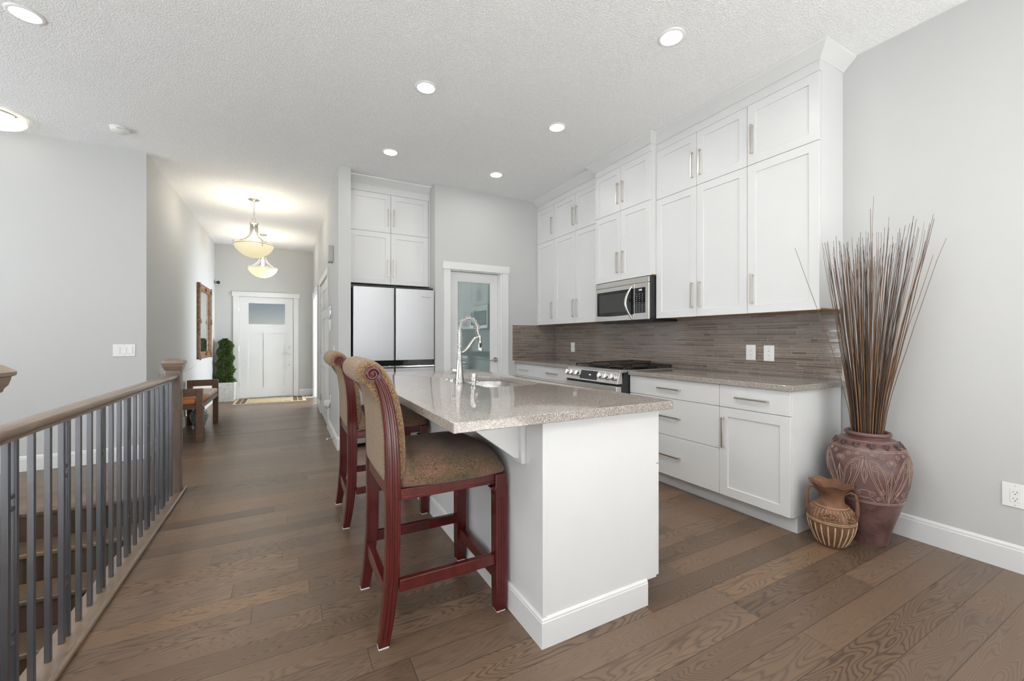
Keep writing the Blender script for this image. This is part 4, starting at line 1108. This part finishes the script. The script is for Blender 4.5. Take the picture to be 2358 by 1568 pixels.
    MB().add(vs, fs).build('seat', M['chenilleseat'], t, ang=80)
    # seat rails
    fr_ = MB()
    for (ya, yb) in ((1.624, 1.650), (2.088, 2.116)):
        fr_.box(.388, .80, ya, yb, .560, .6035); fr_.box(.395, .79, ya - .003, yb + .003, .566, .574)
    fr_.box(.80, .832, 1.66, 2.085, .560, .6035); fr_.box(.338, .372, 1.669, 2.063, .575, .622)
    fr_.build('seat_rail', M['cherry'], t, bevel=.002)
    for (ya, yb) in ((1.610, 1.662), (2.082, 2.134)):
        mb = MB(); cy = (ya + yb) / 2
        rings = []
        for (w, z) in ((.024, .006), (.0265, .10), (.028, .45), (.0285, .52), (.031, .540), (.031, .546), (.027, .549), (.027, .6035)):
            cx = .822 if z < .53 else .820
            rings.append([Vector((cx - w, cy - min(w, .026), z)), Vector((cx + w, cy - min(w, .026), z)), Vector((cx + w, cy + min(w, .026), z)), Vector((cx - w, cy + min(w, .026), z))])
        mb.loft(rings)
        # small corner bracket curving into the rail
        mb.prism([(.797, .548), (.797, .50), (.788, .53), (.772, .548)], lambda a, b, c: Vector((a, c, b)), ya + .008, yb - .008)
        lg = mb.build('leg', M['cherry'], t, bevel=.003, ang=40)
        yo = ya if cy < 1.866 else yb
        rd = MB()
        for dx in (-.013, .0, .013): rd.tube([(.822 + dx, yo, .06), (.822 + dx, yo, .50)], .0036, 8)
        rd.build('reeding', M['cherry'], lg)
        MB().box(.802, .842, ya + .005, yb - .005, 0, .006).build('glide', M['whiteplastic'], lg)
    s_ = MB()
    for y in (1.636, 2.106): MB().box(.384, .797, y - .013, y + .013, .205, .252).build('stretcher', M['cherry'], t, bevel=.003)
    MB().box(.805, .835, 1.662, 2.082, .127, .178).build('footrest', M['cherry'], t, bevel=.003)
    MB().box(.332, .362, 1.670, 2.062, .165, .220).build('stretcher', M['cherry'], t, bevel=.003)
    return t
stool = make_stool()
dup(stool, (.5795, 1.866 + 1.148, 0), 'second cherry-wood bar stool, farther along the island behind the first', 'upholstered bar stools')

# ================================================================== VASES AND TWIGS
VX, VY = 3.036, 1.160
VP = [(.100, .0), (.104, .02), (.112, .06), (.136, .14), (.168, .24), (.192, .33), (.207, .42), (.210, .46), (.205, .51), (.188, .56), (.158, .598), (.125, .618), (.104, .626)]
VP = [(r_ * .925, z_) for r_, z_ in VP]
def vr(z):
    for i in range(len(VP) - 1):
        if z <= VP[i+1][1]:
            f = (z - VP[i][1]) / (VP[i+1][1] - VP[i][1]); return VP[i][0] + (VP[i+1][0] - VP[i][0]) * f
    return VP[-1][0]
def vsmooth():
    out = []
    for i in range(len(VP) - 1):
        p0 = VP[max(0, i-1)]; p1 = VP[i]; p2 = VP[i+1]; p3 = VP[min(len(VP)-1, i+2)]
        for k in range(4):
            t = k / 4
            out.append(tuple(.5 * ((2*p1[j]) + (-p0[j] + p2[j]) * t + (2*p0[j] - 5*p1[j] + 4*p2[j] - p3[j]) * t*t + (-p0[j] + 3*p1[j] - 3*p2[j] + p3[j]) * t**3) for j in (0, 1)))
    out.append(VP[-1]); return out
VS = vsmooth()
def vr(z):
    for i in range(len(VS) - 1):
        if VS[i][1] <= z <= VS[i+1][1]:
            f = (z - VS[i][1]) / max(1e-9, VS[i+1][1] - VS[i][1]); return VS[i][0] + (VS[i+1][0] - VS[i][0]) * f
    return VS[-1][0] if z > .3 else VS[0][0]
va = thing('floor_vase', 'large mauve-brown clay floor vase with carved scrolls, holding twigs', 'vase', (VX, VY, 0))
prof = VS + [(.096, .630), (.103, .634), (.109, .640), (.111, .648), (.107, .656), (.100, .658), (.092, .654), (.089, .645), (.085, .62), (.11, .58), (.155, .50), (.165, .42), (.11, .12), (.05, .04), (.001, .038)]
MB().lathe(prof, (VX, VY, 0), 64, cap1=False).build('body', M['vase'], va, ang=60)
va.scale.z = .982
th0 = atan2(-VY, -VX)
def vpt(dth, z, out=.0008):
    r_ = vr(z) + out; a = th0 + radians(dth); return Vector((VX + r_ * cos(a), VY + r_ * sin(a), z))
cv = MB()
def vline(pts, r_=.0018):
    # densify
    q = []
    for i in range(len(pts) - 1):
        n = 5
        for k in range(n): q.append((pts[i][0] + (pts[i+1][0] - pts[i][0]) * k / n, pts[i][1] + (pts[i+1][1] - pts[i][1]) * k / n))
    q.append(pts[-1]); cv.tube([vpt(a, z) for a, z in q], r_ * .7, 5)
def vspiral(a, z, r0, turns, start, mir=1):
    pts = []
    n = int(18 * turns)
    for k in range(n + 1):
        f = k / n; t = start + 2 * pi * turns * f; rr = r0 * (1 - .85 * f)
        pts.append((a + mir * rr * cos(t) / .0036, z + rr * sin(t)))
    cv.tube([vpt(p, q) for p, q in pts], .0012, 5)
for z in (.566, .574, .276, .268, .612):
    cv.torus((VX, VY, z), (0, 0, 1), vr(z) + .0006, .0014, 72, 5)
def bez(p0, p1, p2, n=10):
    return [((1-t)**2 * p0[0] + 2*t*(1-t) * p1[0] + t*t * p2[0], (1-t)**2 * p0[1] + 2*t*(1-t) * p1[1] + t*t * p2[1]) for t in [k / n for k in range(n + 1)]]
for sct in range(5):
    c = 72 * sct - 4
    for mir in (1, -1):
        f = lambda pts: [(c + mir * a, z) for a, z in pts]
        vline(f(bez((1, .535), (31, .53), (35, .28))))                 # outer arch, double line
        vline(f(bez((4, .522), (28, .515), (32, .30))))
        vline(f(bez((2, .53), (6, .40), (31, .285))))                  # inner edge of the leaf
        vline(f(bez((6, .515), (9, .41), (28, .31))))
        vspiral(c + mir * 14, .475, .020, 1.6, pi * .2, mir)
        vline(f(bez((17.5, .462), (16, .42), (26, .355))))
        vspiral(c + mir * 25, .345, .017, 1.5, pi, mir)
        vline(f(bez((1, .52), (3, .48), (4, .44)))); vline(f(bez((4, .44), (3, .41), (0, .385))))
        vline(f(bez((0, .475), (4, .43), (0, .40))))
        vspiral(c + mir * 10, .325, .018, 1.7, 0, mir); vspiral(c + mir * 20, .30, .013, 1.4, 0, mir)
        vline(f(bez((0, .345), (5, .35), (8, .335))))
        vspiral(c + mir * 24, .545, .014, 1.6, pi, mir); vspiral(c + mir * 33, .51, .017, 1.8, 0, mir); 
        for q in (8, 10, 12): vline(f([(q, .558), (q + 1.2, .543)]))
        vline(f(bez((36, .46), (34.5, .36), (35.5, .285)))); vline(f(bez((30, .40), (33, .43), (36, .47))))
        vline(f(bez((16, .278), (9, .312), (0, .300))))
cv.build('carved_pattern', M['vaseline'], va, recalc=False)
for k in range(14):
    hm = MB()
    a = -180 + 360 * k / 14 + 6; c = vpt(a, .592, .001); rad = Vector((cos(th0 + radians(a)), sin(th0 + radians(a)), .9)).normalized()
    tg = Vector((-sin(th0 + radians(a)), cos(th0 + radians(a)), 0)); up = rad.cross(tg); up = up if up.z > 0 else -up
    pts = []
    for q in range(20):
        t = 2 * pi * q / 20; x = 16 * sin(t) ** 3 / 17; y = (13 * cos(t) - 5 * cos(2*t) - 2 * cos(3*t) - cos(4*t)) / 17
        pts.append(c + tg * x * .019 + up * y * .019)
    hm.tube(pts, .0036, 6, closed=True)
    hm.tube([c + up * .010, c - up * .011], [.009, .003], 8)
    hm.build('heart_relief', M['vasedark'], va, recalc=False)

# twigs, each one a thing; they fan out from the neck without crossing
tw_r = random.Random(4)
NT = 150
disc = []
for k in range(NT):
    rr_ = sqrt((k + .5) / NT); a = k * 2.399963
    disc.append((rr_ * cos(a), rr_ * sin(a)))
order_u = sorted(range(NT), key=lambda q: disc[q][0])
left_k, right_k = order_u[0], order_u[-1]
tall = sorted((q for q in range(NT) if disc[q][1] > .1), key=lambda q: abs(disc[q][0] - .12))[:2]
RV = Vector((.353, -.936, 0)); DV = Vector((.936, .353, 0))
for k, (u, v) in enumerate(disc):
    h = 1.60 + .24 * tw_r.random() + (.05 if u > .25 else 0) - (.05 * -u if u < 0 else 0)
    tip = Vector((VX, VY, h)) + DV * (.055 * v - .03)
    ua = abs(u) ** 1.05
    tip += Vector((.118, -.285, 0)) * ua if u >= 0 else Vector((-.215, .150, 0)) * ua
    if k == left_k: tip = Vector((2.50, 1.285, 1.70))
    if k == right_k: tip = Vector((3.18, .865, 1.745))
    if k == tall[0]: tip.z = 2.03
    if k == tall[1]: tip.z = 1.96; tip.x -= .03
    tip.x = min(tip.x, 3.245); tip.y = min(tip.y, 1.335)
    d = Vector((tip.x - VX, tip.y - VY, 0)); pos = RV * u + DV * v
    b0 = Vector((VX, VY, .07)) + pos * .080
    mid = Vector((VX, VY, .64)) + pos * .074
    m2 = Vector((VX, VY, 1.12)) + d * .30 + pos * .068
    ctrl = [b0, mid, m2, tip]; pts = []
    N = 13
    for i in range(N):
        t = i / (N - 1)
        seg = min(2, int(t * 3)); f = t * 3 - seg
        p0 = ctrl[max(0, seg-1)]; p1 = ctrl[seg]; p2 = ctrl[seg+1]; p3 = ctrl[min(3, seg+2)]
        p = .5 * ((2*p1) + (p2 - p0) * f + (2*p0 - 5*p1 + 4*p2 - p3) * f*f + (3*p1 - p0 - 3*p2 + p3) * f**3)
        j = .0055 * max(0, t - .25)
        pts.append(p + Vector((tw_r.uniform(-j, j), tw_r.uniform(-j, j), 0)))
    r0 = tw_r.uniform(.0025, .0037)
    o = MB().tube(pts, [r0 * (1 - .72 * (i / (N - 1)) ** 1.2) for i in range(N)], 5).build('dried_twig', M['twig'], recalc=False)
    lb, gp_ = 'thin brown dried twig standing in the large carved vase', 'dried twigs in the large vase'
    if k == left_k: lb, gp_ = 'leftmost dried twig of the vase, leaning out over the cabinet door', None
    if k == right_k: lb, gp_ = 'rightmost dried twig of the vase, leaning out along the bare wall', None
    if k == tall[0]: lb, gp_ = 'tallest dried twig rising above the rest of the bundle', None
    tag(o, lb, 'twig', gp_)

# terracotta jug
JX, JY = 2.778, 1.232
jg = thing('clay_jug', 'small terracotta jug with wavy rim, two handles and cream stripes', 'jug', (JX, JY, 0))
JP = [(.062, 0), (.068, .008), (.090, .05), (.108, .095), (.117, .14), (.116, .17), (.104, .205), (.085, .228), (.066, .245), (.060, .262), (.060, .285), (.066, .31), (.082, .332), (.102, .350), (.106, .356), (.098, .355), (.078, .338), (.058, .31), (.052, .28), (.05, .255), (.001, .25)]
def jfn(r_, z, t):
    if z > .32 and r_ > .07: w = (z - .32) / .035; return r_ * (1 + .035 * w * sin(7 * t)), z + .006 * w * sin(7 * t + 1)
    return r_, z
MB().lathe(JP, (JX, JY, 0), 56, cap1=False, fn=jfn).build('body', M['jug'], jg, ang=60)
def jr(z):
    for i in range(8):
        if JP[i][1] <= z <= JP[i+1][1]: return JP[i][0] + (JP[i+1][0] - JP[i][0]) * (z - JP[i][1]) / (JP[i+1][1] - JP[i][1])
    return .06
sm = MB()
for k in range(22):
    a = 2 * pi * k / 22; pts = []; 
    for q in range(9):
        z = .012 + .128 * q / 8; r_ = jr(z) - .0012; pts.append((JX + r_ * cos(a), JY + r_ * sin(a), z))
    sm.tube(pts, [.0022] + [.0042] * 7 + [.0028], 6)
for k in range(34):
    a = 2 * pi * k / 34; sm.tube([(JX + (jr(z) - .0004) * cos(a), JY + (jr(z) - .0004) * sin(a), z) for z in (.165, .185, .205, .222)], .0011, 5)
for z in (.150, .158, .232): sm.torus((JX, JY, z), (0, 0, 1), jr(z) + .0004, .0016, 56, 5)
sm.build('cream_stripes', M['cream'], jg, recalc=False)
jth = atan2(-JY, -JX)
for (da, zz, cnt) in ((-6, .188, 26), (66, .19, 20), (-80, .19, 16), (150, .19, 16)):
    rl = MB()
    for q in range(cnt):
        a = jth + radians(da + R.uniform(-24, 24)); z = zz + R.uniform(-.018, .020); r_ = jr(z)
        rl.lathe([(.001, -.006), (.007, -.003), (.008, .002), (.004, .007), (.001, .008)], (JX + r_ * cos(a), JY + r_ * sin(a), z), 8)
    rl.build('flower_relief', M['jug'], jg)
for sgn in (1, -1):
    u = Vector((-.36, .93, 0)).normalized() * sgn
    pts = [Vector((JX, JY, 0)) + u * r_ + Vector((0, 0, z)) for r_, z in ((.062, .300), (.085, .318), (.106, .312), (.114, .285), (.116, .25), (.117, .215), (.113, .178))]
    MB().tube(pts, [.006, .007, .0075, .008, .009, .011, .008], 10).build('handle', M['jug'], jg)

# ================================================================== HALLWAY
# bench with arms
bx0, bx1, by0, by1 = -1.215, -.862, 5.895, 7.19
be = thing('hall_bench', 'dark walnut bench with open arms against the hallway wall', 'bench', ((bx0 + bx1) / 2, (by0 + by1) / 2, 0))
lw_ = .062
for (x, y) in ((bx0, by0), (bx1 - lw_, by0), (bx0, by1 - lw_), (bx1 - lw_, by1 - lw_)):
    MB().box(x, x + lw_, y, y + lw_, 0, .62).build('leg', M['benchwood'], be, bevel=.003)
for y in (by0, by1 - lw_):
    MB().box(bx0 + lw_, bx1 - lw_, y + .008, y + lw_ - .008, .535, .62).build('arm_rail', M['benchwood'], be, bevel=.003)
    MB().box(bx0 + lw_, bx1 - lw_, y + .008, y + lw_ - .008, .385, .44).build('end_rail', M['benchwood'], be, bevel=.003)
MB().box(bx0, bx0 + .03, by0 + lw_, by1 - lw_, .385, .44).box(bx1 - .035, bx1 - .006, by0 + lw_, by1 - lw_, .385, .44).build('side_rail', M['benchwood'], be, bevel=.003)
MB().box(bx0 + .032, bx1 - .037, by0 + lw_, by1 - lw_, .405, .435).build('seat_board', M['benchwood'], be)
cu = thing('bench_cushion', 'orange and pink patchwork seat cushion on the hallway bench', 'cushion', ((bx0 + bx1) / 2, by0 + .05, .4405))
MB().box(bx0 + .005, bx1 - .004, by0 + lw_ + .004, by1 - lw_ - .004, .4405, .505).build('pad', M['cushion'], cu, bevel=.022, seg=4)
MB().box(bx0 + .0655, bx1 - .0655, by0 + .012, by0 + lw_ + .03, .4405, .503).build('end_pad', M['cushion'], cu, bevel=.02, seg=4)
jr_ = thing('ceramic_jar', 'grey-green patterned ceramic jar on the floor under the bench', 'jar', (-1.05, 6.95, 0))
MB().lathe([(.055, 0), (.060, .01), (.080, .07), (.100, .13), (.104, .165), (.094, .205), (.062, .232), (.058, .240)], (-1.05, 6.95, 0), 36).build('body', M['jar'], jr_, ang=60)
MB().lathe([(.061, .2402), (.061, .262), (.045, .283), (.001, .287)], (-1.05, 6.95, 0), 30).build('lid', M['black'], jr_)
# slim vase with white branches behind the newel
bv_ = thing('slim_vase', 'slim brown floor vase with bare white branches behind the newel post', 'vase', (-1.12, 5.60, 0))
MB().lathe([(.055, 0), (.06, .02), (.045, .15), (.04, .35), (.055, .52), (.06, .58), (.04, .64), (.048, .66), (.04, .66), (.03, .60), (.001, .58)], (-1.12, 5.60, 0), 24, cap1=False).build('body', M['brownvase'], bv_, ang=60)
rb = random.Random(9)
for k in range(14):
    a = rb.uniform(0, 2 * pi); sp = rb.uniform(.02, .10)
    p0 = Vector((-1.12 + .015 * cos(a), 5.60 + .015 * sin(a), .59)); tip = Vector((-1.14 + sp * cos(a) * .7, 5.60 + sp * sin(a), rb.uniform(.80, .93)))
    mid = p0.lerp(tip, .5) + Vector((.01 * cos(a), .01 * sin(a), .02))
    mb = MB().tube([p0, mid, tip], [.0045, .0035, .0015], 6)
    for q in (.45, .7):
        b0 = mid.lerp(tip, q); mb.tube([b0, b0 + Vector((rb.uniform(-.03, .03), rb.uniform(-.04, .04), .05))], [.0025, .001], 5)
    mb.build('branch', M['whitetwig'], bv_)
for k in range(5):
    e = Vector((-1.0 + .08 * k / 5, 5.72 + .06 * k, .86 + .02 * (k % 3)))
    MB().tube([(-1.12, 5.60, .60), (-1.08, 5.63, .74), (-1.03, 5.68, .82), tuple(e)], [.003, .0025, .002, .001], 5).build('straw_strand', M['straw'], bv_)
# mirror
mi = thing('wall_mirror', 'tall gilt-framed mirror on the left hallway wall', 'mirror', (XH0, 8.55, 1.47))
y0, y1, z0, z1 = 7.97, 9.14, .875, 2.075
TM = lambda a, b, c: Vector((XH0 + c, a, b))
fw = .108
def mframe(a0, a1, b0, b1, prof):
    rings = []
    for (ins_, dep) in prof:
        rings.append([TM(a0 + ins_, b0 + ins_, dep), TM(a1 - ins_, b0 + ins_, dep), TM(a1 - ins_, b1 - ins_, dep), TM(a0 + ins_, b1 - ins_, dep)])
    return MB().loft(rings, cap=False)
mframe(y0, y1, z0, z1, [(0, .0003), (0, .030), (.012, .045), (.03, .048), (.045, .036), (.070, .030), (.085, .038), (.096, .036), (fw, .016), (fw, .006)]).build('frame', M['frame'], mi, ang=30)
MB().add([TM(y0 + fw - .004, z0 + fw - .004, .008), TM(y1 - fw + .004, z0 + fw - .004, .008), TM(y1 - fw + .004, z1 - fw + .004, .008), TM(y0 + fw - .004, z1 - fw + .004, .008)], [(0, 1, 2, 3)]).build('mirror_glass', M['mirror'], mi, smooth=False)
orn = MB(); ro = random.Random(2)
for (a, b) in ((y0 + .05, z0 + .05), (y1 - .05, z0 + .05), (y0 + .05, z1 - .05), (y1 - .05, z1 - .05), ((y0+y1)/2, z0 + .05), ((y0+y1)/2, z1 - .05), (y0 + .05, (z0+z1)/2), (y1 - .05, (z0+z1)/2)):
    for q in range(12):
        t = ro.uniform(0, 2*pi); rr = ro.uniform(0, .055); orn.lathe([(.001, -.012), (.012, -.006), (.014, 0), (.010, .008), (.001, .013)], TM(a + rr * cos(t), b + rr * sin(t), .040), 8)
orn.build('carved_ornament', M['frame'], mi)
# potted spiral topiary
PXC, PYC = -1.050, 9.615
po = thing('potted_topiary', 'green spiral boxwood topiary in an embossed white planter by the front door', 'plant', (PXC, PYC, 0))
pb = MB(); rings = []
for (w, z) in ((.148, 0), (.154, .015), (.162, .34), (.165, .352), (.165, .366), (.15, .366), (.145, .335)):
    rings.append([Vector((PXC + a * w, PYC + b * w, z)) for a, b in ((-1, -1), (1, -1), (1, 1), (-1, 1))])
pb.loft(rings); pb.build('planter', M['planter'], po, ang=25, bevel=.003)
MB().box(PXC - .144, PXC + .144, PYC - .144, PYC + .144, .336, .347).build('soil', M['soil'], po)
MB().tube([(PXC, PYC, .34), (PXC + .01, PYC, .8), (PXC, PYC, 1.14)], [.014, .010, .005], 8).build('stem', M['stem'], po)
lf = MB(); rl_ = random.Random(8)
for k in range(8500):
    z = .365 + .83 * (rl_.random() ** 1.0); f = (z - .365) / .83
    th = rl_.uniform(0, 2 * pi)
    ph = (th - 2 * pi * 3.6 * f) % (2 * pi)
    bulge = .5 + .5 * cos(ph)
    rmax = (.168 - .055 * f) * (.66 + .40 * bulge ** 1.2)
    if f > .93: rmax *= max(.25, (1.0 - f) / .07)
    r_ = rmax * (rl_.random() ** .45)
    c = Vector((PXC + r_ * cos(th), PYC + r_ * sin(th), z))
    if c.y > YD - .02 or c.x < XH0 + .02: continue
    d = Vector((cos(th), sin(th), rl_.uniform(-.3, .8))).normalized()
    s2 = Vector((rl_.uniform(-1, 1), rl_.uniform(-1, 1), rl_.uniform(-1, 1))); s2 = (s2 - d * s2.dot(d)).normalized()
    l_ = rl_.uniform(.020, .034); w_ = l_ * .36; up = d.cross(s2)
    lf.add([c, c + d * l_ * .5 + s2 * w_ + up * .003, c + d * l_, c + d * l_ * .5 - s2 * w_ + up * .003], [(0, 1, 2, 3)])
lf.build('foliage', M['leaf'], po, smooth=False, recalc=False)
# door mat
ru = thing('entry_rug', 'tan entry rug with a dark brown border in front of the door', 'rug', (-.30, 9.36, 0))
MB().box(-.880, .322, 8.95, 9.76, 0, .008).build('field', M['rug'], ru, bevel=.002)
rb_ = MB(); zt_ = .0085
def band(x0, x1, y0, y1): rb_.box(x0, x1, y0, y1, .0078, zt_)
for k in range(5):
    xa = -.66 + k * .145 * 1.0; 
    xa = -.65 + k * .146; band(xa, xa + .125, 9.03, 9.07); band(xa, xa + .125, 9.64, 9.68)
for (xa, xb) in ((-.835, -.69), (.10, .26)):
    band(xa, xb, 9.02, 9.69)
rb_.build('border_bands', M['rugdark'], ru)
rc = MB()
for (xa, xb) in ((-.835, -.69), (.10, .26)):
    for q in (.30, .62): rc.box(xa + .012, xb - .012, 9.02 + .67 * q, 9.02 + .67 * q + .03, .0085, .0089)
    rc.box((xa + xb) / 2 - .008, (xa + xb) / 2 + .008, 9.03, 9.68, .0085, .0089)
rc.build('corner_grid', M['rug'], ru)
# security camera
sc_ = thing('security_camera', 'small white security camera with black face high in the entry corner', 'camera', (-1.19, YD, 2.29))
MB().box(-1.225, -1.185, YD - .012, YD, 2.25, 2.34).tube([(-1.205, YD - .01, 2.29), (-1.19, YD - .06, 2.285)], .014, 12).build('mount', M['whiteplastic'], sc_, bevel=.002)
MB().tube([(-1.185, YD - .05, 2.285), (-1.17, YD - .13, 2.278)], .036, 24).build('housing', M['whiteplastic'], sc_, bevel=.004)
MB().tube([(-1.1699, YD - .1305, 2.278), (-1.1692, YD - .134, 2.2776)], .034, 24).build('lens_face', M['black'], sc_)

# ================================================================== CEILING FIXTURES
def downlight(x, y, label):
    t = thing('recessed_light', label, 'ceiling light', (x, y, CH), 'recessed ceiling lights')
    MB().lathe([(.062, CH - .0005), (.062, CH - .007), (.068, CH - .009), (.079, CH - .006), (.083, CH - .0005)], (x, y, 0), 40, cap0=False, cap1=False).build('trim_ring', M['whiteplastic'], t, ang=60)
    MB().lathe([(.001, CH - .0062), (.0618, CH - .0062), (.0618, CH - .001)], (x, y, 0), 40, cap0=False, cap1=False).build('lens', M['lens'], t, smooth=False)
    return t
for (x, y, lb) in ((2.079, 1.775, 'round recessed light nearest the tall near-end wall cabinet'), (.90, 2.993, 'round recessed light above the island sink side, centre of ceiling'),
                   (2.079, 3.008, 'round recessed light between stove cabinets and island, second in its row'), (.90, 4.195, 'round recessed light in front of the refrigerator'),
                   (2.074, 4.202, 'round recessed light nearest the pantry door'), (-1.319, 3.411, 'large-looking round recessed light at the top left corner')):
    downlight(x, y, lb)
sd = thing('smoke_detector', 'round white smoke detector on the ceiling at left', 'smoke detector', (-1.30, 4.862, CH))
MB().lathe([(.068, CH), (.068, CH - .012), (.062, CH - .014), (.060, CH - .030), (.050, CH - .038), (.001, CH - .039)], (-1.30, 4.862, 0), 36, cap0=False, cap1=False).build('body', M['whiteplastic'], sd, ang=40)
MB().box(-1.305, -1.275, 4.795, 4.802, CH - .027, CH - .020).build('vent_slot', M['greyplastic'], sd)
fl = thing('flush_mount_light', 'frosted glass flush-mount ceiling light cut by the left frame edge', 'ceiling light', (-2.14, 5.035, CH))
MB().lathe([(.13, CH), (.15, CH - .006), (.15, CH - .024), (.14, CH - .028)], (-2.14, 5.035, 0), 40).build('pan', M['satin'], fl, ang=40)
MB().lathe([(.190, CH - .030), (.196, CH - .036), (.192, CH - .046), (.165, CH - .072), (.11, CH - .096), (.05, CH - .106), (.001, CH - .108)], (-2.14, 5.035, 0), 48, cap0=True, cap1=False).build('glass_bowl', M['flush'], fl, ang=60)
for k in range(3):
    ck = MB(); a = radians(-28 + 120 * k); ck.tube([(-2.14 + .17 * cos(a), 5.035 + .17 * sin(a), CH - .026), (-2.14 + .199 * cos(a), 5.035 + .199 * sin(a), CH - .038)], .006, 8)
    ck.build('clip', M['satin'], fl)
def pendant():
    x, y = -.392, 6.504
    t = thing('pendant_light', 'nearer bowl pendant light hanging in the hallway', 'pendant light', (x, y, CH), 'bowl pendant lights')
    MB().lathe([(.068, CH - .0003), (.068, CH - .006), (.055, CH - .012), (.022, CH - .020), (.012, CH - .030), (.001, CH - .031)], (x, y, 0), 32, cap1=False).build('canopy', M['satin'], t, ang=50)
    ch_ = MB(); z = CH - .036; i = 0
    while z > 2.815:
        pts = []
        for k in range(14):
            a = 2 * pi * k / 14; u = .009 * cos(a); w = .017 * sin(a)
            pts.append((x + (u if i % 2 else 0), y + (0 if i % 2 else u), z + w))
        ch_.tube(pts, .0024, 6, closed=True); z -= .029; i += 1
    ch_.build('chain', M['satin'], t)
    MB().torus((x, y, 2.782), (.5, 1, 0), .022, .003, 24, 6).build('loop', M['satin'], t)
    MB().lathe([(.006, 2.765), (.012, 2.758), (.038, 2.750), (.050, 2.738), (.052, 2.728), (.046, 2.722), (.040, 2.715), (.02, 2.71)], (x, y, 0), 32).build('cap', M['satin'], t, ang=50)
    for k in range(5):
        a = radians(20 + 72 * k); d = Vector((cos(a), sin(a), 0)); sd_ = Vector((-sin(a), cos(a), 0)); rings = []
        for q in range(15):
            f = q / 14; r_ = .036 + .008 * f + .185 * f ** 3.2; z = 2.72 - .265 * f; w = .017 + .006 * f
            c = Vector((x, y, z)) + d * r_; n = (d * (1 - f) + Vector((0, 0, 1)) * f).normalized()
            rings.append([c + sd_ * w, c + sd_ * w + n * .005, c - sd_ * w + n * .005, c - sd_ * w])
        MB().loft(rings).build('arm', M['satin'], t, ang=50)
    MB().lathe([(.232, 2.438), (.2365, 2.437), (.2370, 2.444), (.233, 2.446), (.226, 2.445)], (x, y, 0), 56, cap0=False, cap1=False).build('rim_band', M['satin'], t, ang=60)
    MB().lathe([(.228, 2.456), (.233, 2.450), (.231, 2.432), (.205, 2.385), (.165, 2.340), (.115, 2.305), (.06, 2.284), (.001, 2.279)], (x, y, 0), 56, cap0=False, cap1=False).build('glass_bowl', M['bowl'], t, ang=70)
    for k in range(4):
        a = radians(25 + 90 * k); c = Vector((x + .243 * cos(a), y + .243 * sin(a), 0))
        MB().tube([c + Vector((0, 0, 2.395)), c + Vector((0, 0, 2.478))], .005, 8).tube([c + Vector((-.016, 0, 2.462)), c + Vector((.016, 0, 2.462))], .004, 8).tube([c + Vector((0, 0, 2.44)), c * .97 + Vector((x * .03, y * .03, 2.44))], .004, 6).build('clip_post', M['satin'], t)
    return t
pd = pendant()
dup(pd, (-.385, 8.59, CH), 'farther bowl pendant light, nearest the front door', 'bowl pendant lights')
for (y, e) in ((6.504, 22), (8.59, 19)):
    l = bpy.data.lights.new('pendant_bulb', 'POINT'); l.energy = e; l.color = (1, .985, .955); l.shadow_soft_size = .16
    o = bpy.data.objects.new('pendant_bulb', l); COL.objects.link(o); o.location = (-.39, y, 2.40)
